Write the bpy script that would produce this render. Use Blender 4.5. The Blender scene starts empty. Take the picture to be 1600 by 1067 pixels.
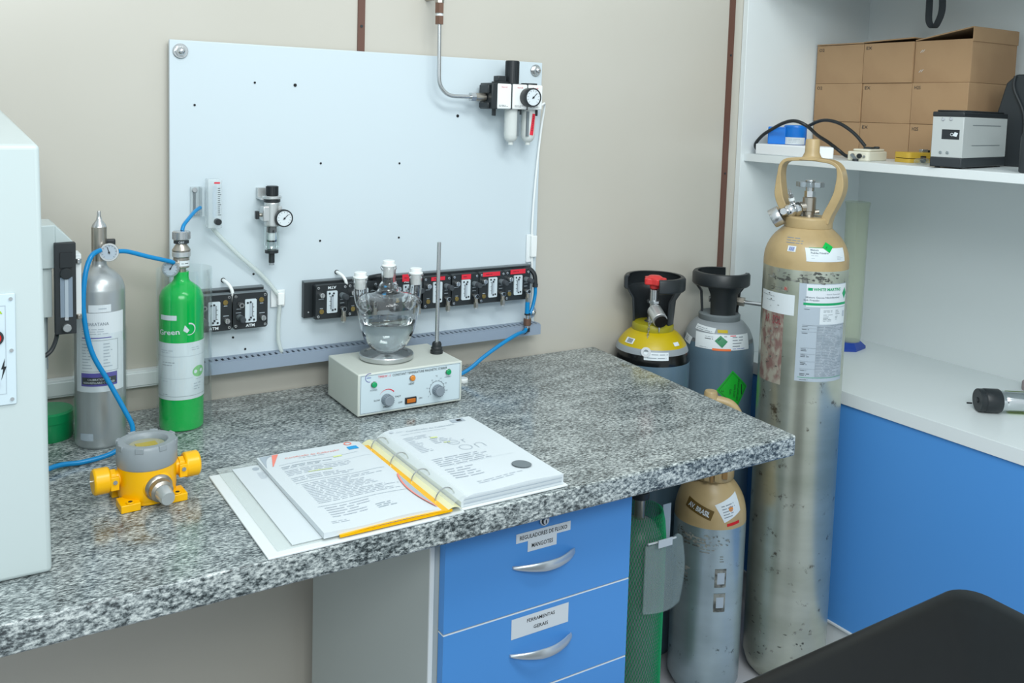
import bpy, math, random
from mathutils import Matrix, Vector
random.seed(7)
PI = math.pi
SC = bpy.context.scene
COL = SC.collection
# ------------------------------------------------------------------ camera
cam_d = bpy.data.cameras.new('camera'); cam = bpy.data.objects.new('camera', cam_d); COL.objects.link(cam)
CAMLOC = Vector((0.0, -1.87, 1.51))
Rm = Matrix(((0.84731509, 0.02046023, -0.53069626), (-0.5302654, 0.0882721, -0.84322396), (0.02959312, 0.99588625, 0.08564364)))
cam.matrix_world = Matrix.Translation(CAMLOC) @ Rm.to_4x4()
cam_d.sensor_width = 36; cam_d.lens = 1436.55/1600*36
cam_d.shift_x = 0.00226; cam_d.shift_y = -0.1488
cam_d.clip_start = 0.02; cam_d.clip_end = 50
SC.camera = cam
# ------------------------------------------------------------------ world, lamps, exposure
w = bpy.data.worlds.new('world'); SC.world = w; w.use_nodes = True
bg = w.node_tree.nodes['Background']; bg.inputs[0].default_value = (0.84, 0.95, 1.0, 1); bg.inputs[1].default_value = 0.90
def area(name, loc, target, sx, sy, power, col=(1, 1, 1)):
    d = bpy.data.lights.new(name, 'AREA'); d.shape = 'RECTANGLE'; d.size = sx; d.size_y = sy; d.energy = power; d.color = col
    o = bpy.data.objects.new(name, d); COL.objects.link(o); o.location = loc
    o.rotation_euler = (Vector(target)-Vector(loc)).to_track_quat('-Z', 'Y').to_euler(); return o
area('ceiling_lamp_front', (-0.12, -2.75, 2.38), (0.6, 0, 1.0), 1.4, 0.5, 33, (0.95, 1.0, 1.0))
area('ceiling_lamp_right', (0.8, -1.6, 2.65), (1.6, -0.5, 0.8), 1.2, 0.3, 20, (0.95, 1.0, 1.0))
SC.view_settings.view_transform = 'Standard'; SC.view_settings.look = 'None'
SC.view_settings.exposure = 0.0; SC.view_settings.gamma = 1; SC.view_settings.use_curve_mapping = False
# ------------------------------------------------------------------ materials
def lin(h):
    h = h.lstrip('#'); c = [int(h[i:i+2], 16)/255 for i in (0, 2, 4)]
    return tuple((x/12.92 if x <= .04045 else ((x+.055)/1.055)**2.4) for x in c)+(1,)
MATS = {}
def mat(name, hexc, rough=.5, metal=0, trans=0, ior=1.45, emit=0, coat=0, noise=None, bump=None, alpha=1, spec=None):
    m = bpy.data.materials.new(name); m.use_nodes = True; nt = m.node_tree; b = nt.nodes['Principled BSDF']
    b.inputs['Base Color'].default_value = lin(hexc); b.inputs['Roughness'].default_value = rough; b.inputs['Metallic'].default_value = metal
    b.inputs['Transmission Weight'].default_value = trans; b.inputs['IOR'].default_value = ior; b.inputs['Coat Weight'].default_value = coat
    b.inputs['Alpha'].default_value = alpha
    if spec is not None: b.inputs['Specular IOR Level'].default_value = spec
    if emit: b.inputs['Emission Color'].default_value = lin(hexc); b.inputs['Emission Strength'].default_value = emit
    if noise or bump:
        tc = nt.nodes.new('ShaderNodeTexCoord'); mp = nt.nodes.new('ShaderNodeMapping'); nt.links.new(tc.outputs['Object'], mp.inputs[0])
    if noise:                    # (hex2, scale, lo, hi, (sx,sy,sz))
        h2, sc, lo, hi, s3 = noise; mp.inputs['Scale'].default_value = s3
        n = nt.nodes.new('ShaderNodeTexNoise'); n.inputs['Scale'].default_value = sc; n.inputs['Detail'].default_value = 6
        r = nt.nodes.new('ShaderNodeValToRGB'); r.color_ramp.elements[0].position = lo; r.color_ramp.elements[1].position = hi
        r.color_ramp.elements[0].color = lin(hexc); r.color_ramp.elements[1].color = lin(h2)
        nt.links.new(mp.outputs[0], n.inputs[0]); nt.links.new(n.outputs[0], r.inputs[0]); nt.links.new(r.outputs[0], b.inputs['Base Color'])
    if bump:                     # (scale, strength)
        n2 = nt.nodes.new('ShaderNodeTexNoise'); n2.inputs['Scale'].default_value = bump[0]; bp = nt.nodes.new('ShaderNodeBump')
        bp.inputs['Strength'].default_value = bump[1]; bp.inputs['Distance'].default_value = .01
        nt.links.new(tc.outputs['Object'], n2.inputs[0]); nt.links.new(n2.outputs[0], bp.inputs['Height']); nt.links.new(bp.outputs[0], b.inputs['Normal'])
    MATS[name] = m; return m
def granite(name):
    m = bpy.data.materials.new(name); m.use_nodes = True; nt = m.node_tree; N = nt.nodes; L = nt.links; b = N['Principled BSDF']
    tc = N.new('ShaderNodeTexCoord'); mp = N.new('ShaderNodeMapping'); mp.inputs['Scale'].default_value = (.5, 1.25, .9)
    mp.inputs['Rotation'].default_value = (0, 0, .12)
    L.new(tc.outputs['Object'], mp.inputs[0])
    n = N.new('ShaderNodeTexNoise'); n.inputs['Scale'].default_value = 230; n.inputs['Detail'].default_value = 5; n.inputs['Roughness'].default_value = .72
    L.new(mp.outputs[0], n.inputs[0])
    n2 = N.new('ShaderNodeTexNoise'); n2.inputs['Scale'].default_value = 26; n2.inputs['Detail'].default_value = 3; L.new(mp.outputs[0], n2.inputs[0])
    mx = N.new('ShaderNodeMath'); mx.operation = 'MULTIPLY_ADD'; mx.inputs[1].default_value = .22; L.new(n2.outputs[0], mx.inputs[0]); L.new(n.outputs[0], mx.inputs[2])
    r = N.new('ShaderNodeValToRGB'); cr = r.color_ramp; cr.elements[0].position = .50; cr.elements[0].color = lin('363c3e')
    cr.elements[1].position = .74; cr.elements[1].color = lin('ccd2d0')
    for p, c in ((.555, '5b6466'), (.60, '7e8687'), (.66, '9ea6a6')):
        e = cr.elements.new(p); e.color = lin(c)
    L.new(mx.outputs[0], r.inputs[0]); L.new(r.outputs[0], b.inputs['Base Color']); b.inputs['Roughness'].default_value = .16
    MATS[name] = m
granite('granite')
mat('wall_beige', 'c1bdb3', .27, spec=.8, bump=(3, .03), noise=('bcb8ad', 2.0, .3, .7, (1, 1, 1)))
mat('floor', 'c3c3c8', .3)
mat('brown_trim', '64453a', .5)
mat('panel_white', 'c8d4da', .28)
mat('white', 'dfe5e6', .45); mat('paper', 'd2dade', .6); mat('paper_grey', 'aab6c0', .7); mat('foam', 'e6eaec', .8)
mat('laminate', 'dde4e5', .35); mat('laminate_grey', 'b4bcb9', .45)
mat('blue', '4f93d9', .42); mat('hose_blue', '0581bd', .28); mat('cap_blue', '0f74d0', .3)
mat('mach_white', 'bfcbcb', .3); mat('stir_body', 'c9cec6', .45); mat('panel_face', 'c6d6dd', .4)
mat('duct', '8d9bac', .5); mat('duct_shade', '22282e', .6)
mat('black', '24292c', .38); mat('black_matte', '2a2f32', .6); mat('black_gloss', '0e1011', .18)
mat('dark_grey', '2c3236', .5); mat('grey_knob', '848f98', .45); mat('mid_grey', '6f787c', .5)
mat('print_light', 'c2cad2', .7); mat('text_block', '96a2ac', .7, noise=('a8b2bb', 60, .4, .6, (1, 1, 1))); mat('ink', '1c2226', .6); mat('ink_grey', '7d878f', .7); mat('ink_light', 'a9b4bd', .7); mat('hole', '16181a', .8)
mat('steel', 'c2c5c6', .25, .9); mat('chrome', 'd4d6d8', .1, 1); mat('nickel', 'b0aaa0', .3, .9); mat('brass', 'a08a55', .35, 1)
mat('brushed', 'c9cdcd', .32, .65); mat('handle_metal', 'c4ccd1', .3, .6); mat('copper_old', '7a5e50', .45, .6)
mat('alu_bottle', 'b2b7b8', .35, .6); mat('green_paint', '04ad4a', .18); mat('green_tub', '0a8a52', .3)
mat('grey_paint', '59707f', .28, bump=(6, .02)); mat('grey_light', '8c9499', .35); mat('wheel_grey', '98a2a8', .3, .6); mat('case_grey', 'b4bab9', .45)
mat('tan', 'b39c72', .35, noise=('a48e66', 14, .45, .7, (1, 1, 1))); mat('tan_dark', '97774c', .4)
mat('yellow', 'f0b400', .3); mat('yellow_olive', '938c18', .4); mat('yellow_band', 'b9a200', .35); mat('yellow_paper', 'dcd9ae', .5); mat('yellow_dirty', 'c9a63c', .4)
mat('red', 'd63a3a', .35); mat('red_tag', 'd8283c', .5); mat('salmon', 'ef8b7c', .6); mat('orange', 'e2703a', .5)
mat('red_faded', '8e3a44', .6); mat('led_green', '009a5c', .2, coat=.5); mat('led_orange', 'd8852c', .2, coat=.5); mat('led_red', 'c8201c', .2); mat('amber', 'c06a20', .25)
mat('label_green', '0b9a62', .5); mat('diamond_green', '16a52c', .5); mat('diamond_dark', '0a7a4c', .45); mat('purple', '564f9c', .5); mat('teal', '3fae9c', .5)
mat('lightgreen', '7cc07c', .5); mat('brown_sign', '5f4a1e', .4); mat('silver_text', 'd6dde2', .3, .3)
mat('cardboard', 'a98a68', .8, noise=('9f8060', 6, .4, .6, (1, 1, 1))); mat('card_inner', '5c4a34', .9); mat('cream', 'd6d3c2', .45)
mat('frosted', 'c9d4bb', .5, alpha=.30); mat('acrylic', 'd5e0e3', .1, alpha=.42)
mat('hose_clear', 'd9e3df', .25, alpha=.55); mat('sleeve', 'dfe8e6', .45, alpha=.28); mat('pouch', 'aebfbc', .25, alpha=.36)
mat('glass', 'ffffff', .0, trans=1, ior=1.45); mat('water', 'f8ffff', .0, trans=1, ior=1.27); mat('frost_glass', 'f2f8f8', .35, trans=.7, alpha=.6)
mat('bowl', 'd9dedb', .25, alpha=.85); mat('net_green', '0f9e63', .4); mat('vinyl', '080b0e', .36, bump=(7, .25), coat=.0, spec=.28); mat('lime', 'a3c72c', .4)
mat('olive', 'a7a488', .5); mat('pink_grey', '9c8e90', .5); mat('blue_base', '2346a0', .4); mat('sticker_blue', '1f9bd8', .5); mat('highlight', 'd9e59a', .6); mat('tape', 'd4dbe0', .5)
mat('strap_grey', '3c4247', .7); mat('seal_silver', '6f797e', .45); mat('white_plastic', 'e9edec', .35); mat('tube_glass', 'bcd0e4', .2, alpha=.45)
def tank(name, base, dark, stain):
    m = bpy.data.materials.new(name); m.use_nodes = True; nt = m.node_tree; N = nt.nodes; L = nt.links; b = N['Principled BSDF']
    tc = N.new('ShaderNodeTexCoord'); mp = N.new('ShaderNodeMapping'); mp.inputs['Scale'].default_value = (1, 1, 3.2); L.new(tc.outputs['Object'], mp.inputs[0])
    n = N.new('ShaderNodeTexNoise'); n.inputs['Scale'].default_value = 3.2; n.inputs['Detail'].default_value = 5; L.new(mp.outputs[0], n.inputs[0])
    r = N.new('ShaderNodeValToRGB'); r.color_ramp.elements[0].position = .35; r.color_ramp.elements[1].position = .65
    r.color_ramp.elements[0].color = lin(dark); r.color_ramp.elements[1].color = lin(base); L.new(n.outputs[0], r.inputs[0])
    n2 = N.new('ShaderNodeTexNoise'); n2.inputs['Scale'].default_value = 26; n2.inputs['Detail'].default_value = 8; n2.inputs['Roughness'].default_value = .7; L.new(tc.outputs['Object'], n2.inputs[0])
    r2 = N.new('ShaderNodeValToRGB'); r2.color_ramp.elements[0].position = .60; r2.color_ramp.elements[1].position = .68; L.new(n2.outputs[0], r2.inputs[0])
    mx = N.new('ShaderNodeMix'); mx.data_type = 'RGBA'; mx.inputs[7].default_value = lin(stain); L.new(r2.outputs[0], mx.inputs[0]); L.new(r.outputs[0], mx.inputs[6])
    L.new(mx.outputs[2], b.inputs['Base Color']); b.inputs['Metallic'].default_value = .76; b.inputs['Roughness'].default_value = .3
    MATS[name] = m
tank('tank_alu', 'c6cabc', 'a9ae9e', '6a6458'); tank('tank_alu_blue', 'bccdd2', 'a3b4b8', '4a5456')
def thin_clear(name, tint, lo, hi, rough=.06):
    m = bpy.data.materials.new(name); m.use_nodes = True; nt = m.node_tree; N = nt.nodes; L = nt.links; N.remove(N['Principled BSDF']); out = N['Material Output']
    tr = N.new('ShaderNodeBsdfTransparent'); tr.inputs[0].default_value = tint; gl = N.new('ShaderNodeBsdfGlossy'); gl.inputs['Roughness'].default_value = rough; gl.inputs[0].default_value = (.95, .97, .97, 1)
    lw = N.new('ShaderNodeLayerWeight'); lw.inputs[0].default_value = .35; mr = N.new('ShaderNodeMapRange'); mr.inputs[3].default_value = lo; mr.inputs[4].default_value = hi; L.new(lw.outputs['Facing'], mr.inputs[0])
    mx = N.new('ShaderNodeMixShader'); L.new(mr.outputs[0], mx.inputs[0]); L.new(tr.outputs[0], mx.inputs[1]); L.new(gl.outputs[0], mx.inputs[2]); L.new(mx.outputs[0], out.inputs[0]); MATS[name] = m
thin_clear('clear_plastic', (.97, .985, .985, 1), .01, .30); thin_clear('bowl_clear', (.90, .94, .94, 1), .12, .6)
mat('scuff', '4a4c48', .6, noise=('8d8f88', 30, .45, .55, (1, 1, 1))); mat('scuff_red', '7d625c', .6, noise=('9c988b', 55, .42, .58, (1, 1, .6)))
# ------------------------------------------------------------------ mesh helpers
def AX(loc, d):
    return Matrix.Translation(Vector(loc)) @ Vector(d).normalized().to_track_quat('Z', 'Y').to_matrix().to_4x4()
def crom(pts, n=6):
    P = [Vector(p) for p in pts]
    if len(P) < 3: return P
    o = []
    for i in range(len(P)-1):
        a = P[max(i-1, 0)]; b = P[i]; c = P[i+1]; d = P[min(i+2, len(P)-1)]
        for k in range(n):
            t = k/n; o.append(.5*((2*b)+(c-a)*t+(2*a-5*b+4*c-d)*t*t+(3*b-a-3*c+d)*t**3))
    o.append(P[-1]); return o
def sm(prof, n=5):
    return [(max(p.x, 0), p.y) for p in crom([Vector((r, z)) for r, z in prof], n)]
_txt = {}
def text_geo(s, bold=0):
    k = (s, bold)
    if k not in _txt:
        c = bpy.data.curves.new('t', 'FONT'); c.body = s; c.size = 1; c.resolution_u = 2; c.offset = bold; c.align_x = 'LEFT'
        o = bpy.data.objects.new('t', c); COL.objects.link(o)
        me = bpy.data.meshes.new_from_object(o)
        vs = [tuple(v.co) for v in me.vertices]; fs = [tuple(p.vertices) for p in me.polygons]
        bpy.data.objects.remove(o); bpy.data.meshes.remove(me); bpy.data.curves.remove(c)
        xs = [v[0] for v in vs] or [0, 1]; _txt[k] = (vs, fs, min(xs), max(xs))
    return _txt[k]
class MB:
    def __init__(s): s.v = []; s.f = []; s.m = []; s.mats = []; s.T = Matrix()
    def mi(s, m):
        if m not in s.mats: s.mats.append(m)
        return s.mats.index(m)
    def raw(s, vs, fs, m, T=None):
        M_ = s.T @ T if T is not None else s.T; o = len(s.v); s.v += [tuple(M_ @ Vector(v)) for v in vs]
        k = s.mi(m); s.f += [tuple(i+o for i in f) for f in fs]; s.m += [k]*len(fs); return s
    def box(s, x0, x1, y0, y1, z0, z1, m, T=None):
        vs = [(x, y, z) for x in (x0, x1) for y in (y0, y1) for z in (z0, z1)]
        return s.raw(vs, [(0, 1, 3, 2), (4, 6, 7, 5), (0, 4, 5, 1), (2, 3, 7, 6), (0, 2, 6, 4), (1, 5, 7, 3)], m, T)
    def lathe(s, prof, m, T=None, n=32, a0=0, a1=2*PI):
        full = abs(a1-a0-2*PI) < 1e-6; k = n if full else n+1; vs = []; fs = []; idx = []
        for r, z in prof:
            if r < 1e-7: idx.append([len(vs)]*k); vs.append((0, 0, z))
            else:
                idx.append(list(range(len(vs), len(vs)+k)))
                vs += [(r*math.cos(a0+(a1-a0)*i/n), r*math.sin(a0+(a1-a0)*i/n), z) for i in range(k)]
        for j in range(len(prof)-1):
            A, B_ = idx[j], idx[j+1]
            for i in range(n):
                i2 = (i+1) % k; q = []
                for t in (A[i], A[i2], B_[i2], B_[i]):
                    if t not in q: q.append(t)
                if len(q) > 2: fs.append(tuple(q))
        return s.raw(vs, fs, m, T)
    def cyl(s, loc, d, r, h, m, n=24, r2=None, c=.0):
        r2 = r if r2 is None else r2
        p = [(0, 0), (r-c, 0), (r, c), (r2, h-c), (r2-c, h), (0, h)] if c else [(0, 0), (r, 0), (r2, h), (0, h)]
        return s.lathe(p, m, AX(loc, d), n)
    def ring_shell(s, prof, th, m, T=None, n=24, a0=0, a1=2*PI):     # thick partial shell
        vs = []; fs = []; L_ = len(prof); q = list(prof)+[(r-th, z) for r, z in reversed(prof)]; K = len(q)
        for i in range(n+1):
            a = a0+(a1-a0)*i/n; vs += [(r*math.cos(a), r*math.sin(a), z) for r, z in q]
        for i in range(n):
            for j in range(K):
                j2 = (j+1) % K; fs.append((i*K+j, (i+1)*K+j, (i+1)*K+j2, i*K+j2))
        fs.append(tuple(range(K))); fs.append(tuple(n*K+j for j in reversed(range(K))))
        return s.raw(vs, fs, m, T)
    def tube(s, pts, r, m, n=10, k=6, smooth=True):
        P = crom(pts, k) if smooth else [Vector(p) for p in pts]; vs = []; fs = []; up = None
        for i, p in enumerate(P):
            t = (P[min(i+1, len(P)-1)]-P[max(i-1, 0)]).normalized()
            if up is None: up = t.orthogonal().normalized()
            up = (up-t*up.dot(t)).normalized(); sd = t.cross(up); rr = r(i/(len(P)-1)) if callable(r) else r
            vs += [tuple(p+up*(rr*math.cos(2*PI*j/n))+sd*(rr*math.sin(2*PI*j/n))) for j in range(n)]
        for i in range(len(P)-1):
            for j in range(n): fs.append((i*n+j, i*n+(j+1) % n, (i+1)*n+(j+1) % n, (i+1)*n+j))
        fs.append(tuple(reversed(range(n)))); fs.append(tuple((len(P)-1)*n+j for j in range(n)))
        return s.raw(vs, fs, m)
    def bar(s, pts, wv, hv, m, k=6, smooth=True):       # rectangular section swept: wv fixed half-width vector, hv half thickness
        P = crom(pts, k) if smooth else [Vector(p) for p in pts]; W = Vector(wv); vs = []; fs = []
        for i, p in enumerate(P):
            t = (P[min(i+1, len(P)-1)]-P[max(i-1, 0)]).normalized(); nn = t.cross(W).normalized()
            h = hv(i/(len(P)-1)) if callable(hv) else hv
            vs += [tuple(p+W+nn*h), tuple(p-W+nn*h), tuple(p-W-nn*h), tuple(p+W-nn*h)]
        for i in range(len(P)-1):
            for j in range(4): fs.append((i*4+j, i*4+(j+1) % 4, i*4+4+(j+1) % 4, i*4+4+j))
        fs.append((3, 2, 1, 0)); e = (len(P)-1)*4; fs.append((e, e+1, e+2, e+3))
        return s.raw(vs, fs, m)
    def prism(s, pts, h0, h1, m, T=None):
        n = len(pts); vs = [(x, y, h0) for x, y in pts]+[(x, y, h1) for x, y in pts]
        fs = [tuple(reversed(range(n))), tuple(range(n, 2*n))]+[(i, (i+1) % n, n+(i+1) % n, n+i) for i in range(n)]
        return s.raw(vs, fs, m, T)
    def sphere(s, loc, r, m, n=16, sc=(1, 1, 1)):
        p = [(r*math.sin(PI*i/n), -r*math.cos(PI*i/n)) for i in range(n+1)]; p[0] = (0, -r); p[-1] = (0, r)
        return s.lathe(p, m, Matrix.Translation(loc) @ Matrix.Diagonal((*sc, 1)), n*2)
    def surf(s, fn, nu, nv, m):
        vs = [tuple(fn(i/nu, j/nv)) for i in range(nu+1) for j in range(nv+1)]
        return s.raw(vs, [(i*(nv+1)+j, (i+1)*(nv+1)+j, (i+1)*(nv+1)+j+1, i*(nv+1)+j+1) for i in range(nu) for j in range(nv)], m)
    def build(s, name, parent=None, bevel=None, flat=False, seg=2, ang=.6):
        me = bpy.data.meshes.new(name); me.from_pydata(s.v, [], s.f)
        for m in s.mats: me.materials.append(MATS[m])
        me.polygons.foreach_set('material_index', s.m); me.validate()
        me.update()
        if not flat:
            me.polygons.foreach_set('use_smooth', [True]*len(me.polygons)); me.set_sharp_from_angle(angle=ang)
        o = bpy.data.objects.new(name, me); COL.objects.link(o)
        if parent is not None: o.parent = parent
        if bevel:
            b = o.modifiers.new('bevel', 'BEVEL'); b.width = bevel; b.segments = seg; b.limit_method = 'ANGLE'; b.angle_limit = .6; b.harden_normals = False
        return o
def rrect(x0, x1, y0, y1, r, n=5):
    o = []
    for cx, cy, a in ((x1-r, y0+r, -PI/2), (x1-r, y1-r, 0), (x0+r, y1-r, PI/2), (x0+r, y0+r, PI)):
        o += [(cx+r*math.cos(a+PI/2*i/n), cy+r*math.sin(a+PI/2*i/n)) for i in range(n+1)]
    return o
XZ = Matrix(((1, 0, 0, 0), (0, 0, -1, 0), (0, 1, 0, 0), (0, 0, 0, 1)))     # prism drawn in x,z ; height goes towards -y
def plan(o, U=(1, 0, 0), V=(0, 0, 1)):
    o = Vector(o); U = Vector(U).normalized(); V = Vector(V).normalized(); Nn = U.cross(V)
    return lambda u, v, h=0: o+U*u+V*v+Nn*h
def cylmap(rf, th0, z0, roll=0):
    c, s_ = math.cos(roll), math.sin(roll)
    def f(u, v, h=0):
        u, v = u*c-v*s_, u*s_+v*c
        z = z0+v; r = (rf(z) if callable(rf) else rf); a = th0+u/r; r += h
        return Vector((r*math.sin(a), -r*math.cos(a), z))
    return f
def rfun(prof):
    def f(z):
        for (r0, z0), (r1, z1) in zip(prof, prof[1:]):
            if z0 != z1 and min(z0, z1) <= z <= max(z0, z1): return r0+(r1-r0)*(z-z0)/(z1-z0)
        return prof[0][0] if z < prof[0][1] else prof[-1][0]
    return f
def decal(name, parent, mp, items, h0=.0006, step=.003):
    b = MB(); lay = h0
    def grid(c4, m, h):
        (x0, y0), (x1, y1), (x2, y2), (x3, y3) = c4
        nu = max(1, int(max(math.hypot(x1-x0, y1-y0), math.hypot(x2-x3, y2-y3))/step)); nv = max(1, int(max(math.hypot(x3-x0, y3-y0), math.hypot(x2-x1, y2-y1))/step))
        b.surf(lambda s_, t: mp((x0*(1-s_)+x1*s_)*(1-t)+(x3*(1-s_)+x2*s_)*t, (y0*(1-s_)+y1*s_)*(1-t)+(y3*(1-s_)+y2*s_)*t, h), nu, nv, m)
    for it in items:
        k = it[0]; lay += (.00003 if k in 'rqcp' else 0)
        if k == 'r': _, x0, x1, y0, y1, m = it[:6]; grid(((x0, y0), (x1, y0), (x1, y1), (x0, y1)), m, lay); 
        elif k == 'q': grid(it[1], it[2], lay)
        elif k == 'up': lay += it[1] if len(it) > 1 else .0003
        elif k == 't':                                   # ('t', text, cx, cy, capheight, mat, width|None, rot)
            s_, cx, cy, h, m = it[1:6]; wd = it[6] if len(it) > 6 else None; rot = it[7] if len(it) > 7 else 0; bold = it[8] if len(it) > 8 else 0
            vs, fs, a0, a1 = text_geo(s_, bold); sc = h/.70; sx = (wd/(a1-a0)) if wd else sc; c, sn = math.cos(rot), math.sin(rot); pts = []
            for x, y, z in vs:
                X, Y = (x-(a0+a1)/2)*sx, (y-.35)*sc; pts.append(tuple(mp(cx+X*c-Y*sn, cy+X*sn+Y*c, lay+.0003)))
            b.raw(pts, fs, m)
        elif k == 's':                                   # scribble of unreadable fine print: ('s', x0, x1, ytop, rows, pitch, mat)
            _, x0, x1, yt, rows, pt, m = it[:7]; fill = it[7] if len(it) > 7 else 1
            for j in range(rows):
                x = x0; y = yt-j*pt; end = x0+(x1-x0)*(random.uniform(.55, 1)*fill if fill < 1.01 else 1)
                while x < end:
                    wl = random.uniform(1.2, 4)*pt; wl = min(wl, end-x); grid(((x, y-pt*.16), (x+wl, y-pt*.16), (x+wl, y+pt*.14), (x, y+pt*.14)), m, lay+.0002); x += wl+pt*.5
        elif k == 'c':                                   # disc ('c', x, y, rx, ry, mat)
            _, x, y, rx, ry, m = it; n = 28; vs = [tuple(mp(x, y, lay))]+[tuple(mp(x+rx*math.cos(2*PI*i/n), y+ry*math.sin(2*PI*i/n), lay)) for i in range(n)]
            b.raw(vs, [(0, 1+i, 1+(i+1) % n) for i in range(n)], m)
        elif k == 'a':                                   # arc band ('a', x, y, r, w0, w1, a0, a1, mat)
            _, x, y, r, w0, w1, a0, a1, m = it; n = 24; vs = []
            for i in range(n+1):
                a = a0+(a1-a0)*i/n; ww = w0+(w1-w0)*i/n
                vs += [tuple(mp(x+(r+q*ww)*math.cos(a), y+(r+q*ww)*math.sin(a), lay+.0002)) for q in (-.5, .5)]
            b.raw(vs, [(2*i, 2*i+1, 2*i+3, 2*i+2) for i in range(n)], m)
        elif k == 'p':
            b.raw([tuple(mp(x, y, lay)) for x, y in it[1]], [tuple(range(len(it[1])))], it[2])
    return b.build(name, parent, flat=True)
# ------------------------------------------------------------------ object helpers
def tag(o, label=None, cat=None, group=None, kind=None):
    if label: o['label'] = label
    if cat: o['category'] = cat
    if group: o['group'] = group
    if kind: o['kind'] = kind
    return o
def thing(name, label, cat, loc=(0, 0, 0), rz=0, group=None):
    o = bpy.data.objects.new(name, None); COL.objects.link(o); o.location = loc; o.rotation_euler = (0, 0, rz); o.empty_display_size = .02
    return tag(o, label, cat, group)
def copy_tree(o, parent=None):
    c = o.copy(); COL.objects.link(c); c.parent = parent
    for ch in list(o.children): copy_tree(ch, c)
    return c
def struct(o): o['kind'] = 'structure'; return o
def facing(x, y):                     # rotation that turns local -Y towards the standing point of the photographer
    return math.atan2(y+1.87, x)-PI/2
def gauge(parent, loc, d, r, dep, case='black', face='paper', name='pressure_gauge', roll=.8):
    b = MB(); T = AX(loc, d); b.lathe([(0, 0), (r*.96, 0), (r, r*.06), (r, dep-r*.06), (r*.97, dep), (r*(.88 if case == 'black' else .80), dep), (r*(.86 if case == 'black' else .78), dep-r*.08), (0, dep-r*.08)], case, T, 32)
    g = b.build(name, parent); f = MB(); f.T = T; z = dep-r*.075
    f.lathe([(r*.85, z), (0, z)], face, None, 28)
    for i in range(11):
        a = PI*1.25-i*PI*1.5/10-PI/2; f.box(-r*.015, r*.015, r*.62, r*.76, z+.0001, z+.0004, 'ink', Matrix.Rotation(a, 4, 'Z'))
    f.box(-r*.035, r*.035, -r*.2, r*.6, z+.0006, z+.001, 'ink', Matrix.Rotation(roll, 4, 'Z')); f.lathe([(r*.1, z), (r*.1, z+.002), (0, z+.002)], 'ink', None, 12)
    f.build('dial', g); return g
# ================================================================== SETTING
CZ = .903; FLZ = .12
b = MB(); b.box(-1.2, 2.65, 0, .12, FLZ, 2.6, 'wall_beige'); struct(b.build('wall_back'))
b = MB(); b.box(2.485, 2.65, -3.0, 0, FLZ, 2.6, 'wall_beige'); struct(b.build('wall_right'))
b = MB(); b.box(-1.2, 2.65, -3.4, .12, FLZ-.06, FLZ, 'floor'); struct(b.build('floor'))
for i, (x, w_) in enumerate(((.786, .016), (1.889, .02))):
    b = MB(); b.box(x-w_/2, x+w_/2, -.004, 0, FLZ if i else .9, 2.6, 'brown_trim')
    for z in (1.68, 1.35, 1.05): b.cyl((x, -.0035, z), (0, -1, 0), .003, .002, 'dark_grey', 10)
    struct(b.build('trim_%d' % (i+1)))
# worktop ---------------------------------------------------------------
b = MB(); b.prism([(-1.0, -.712), (1.397, -.712), (1.45, -.001), (-1.0, -.001)], .862, CZ, 'granite')
tag(b.build('granite_worktop', bevel=.004, seg=3), 'grey speckled granite worktop spanning the room above the blue drawers', 'worktop')
# white trunking
b = MB(); b.box(-.6, .372, -.02, -.0005, .953, .986, 'white'); b.box(-.6, .372, -.0225, -.02, .957, .982, 'white')
tag(b.build('cable_trunking', bevel=.001), 'white plastic cable trunking on the wall behind the silver gas bottle', 'cable trunking')
# drawer cabinet ---------------------------------------------------------
cab = thing('drawer_cabinet', 'grey drawer cabinet with blue drawer fronts under the granite worktop', 'cabinet', (.875, -.34, 0))
b = MB(); b.T = Matrix.Translation((-.875, .34, 0))
b.box(.668, .686, -.60, -.069, .18, .861, 'laminate_grey'); b.box(1.058, 1.074, -.60, -.069, .18, .861, 'laminate_grey')
b.box(.686, 1.058, -.09, -.069, .18, .861, 'laminate_grey'); b.box(.686, 1.058, -.60, -.09, .18, .2, 'laminate_grey'); b.box(.686, 1.058, -.60, -.09, .845, .861, 'laminate_grey')
b.box(.69, 1.05, -.56, -.10, FLZ, .18, 'dark_grey'); b.build('body', cab)
b = MB(); b.T = Matrix.Translation((-.875, .34, 0)); b.box(.667, .6745, -.6035, -.60, .18, .861, 'white'); b.build('edge_strip', cab)
def handle(parent, x, z):
    h = MB(); n = 22; pts = []
    for i in range(n+1):
        t = i/n; s_ = math.sin(PI*t); pts.append((x-.064+.128*t, -.6215-.023*s_**.85+.34, z))
    P = [Vector(p) for p in pts]; vs = []; fs = []
    for i, p in enumerate(P):
        t = i/n; hw = .0024+.0064*min(1, t*2.4)**.7*(1 if t < .9 else 1-(t-.9)*5); th = .0035
        for j in range(10):
            a = 2*PI*j/10; vs.append((p.x, p.y+th*math.cos(a), p.z+hw*math.sin(a)))
    for i in range(n):
        for j in range(10): fs.append((i*10+j, i*10+(j+1) % 10, i*10+10+(j+1) % 10, i*10+10+j))
    fs.append(tuple(range(10))); fs.append(tuple(n*10+j for j in reversed(range(10))))
    h.raw(vs, fs, 'handle_metal'); return h.build('handle', parent)
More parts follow.
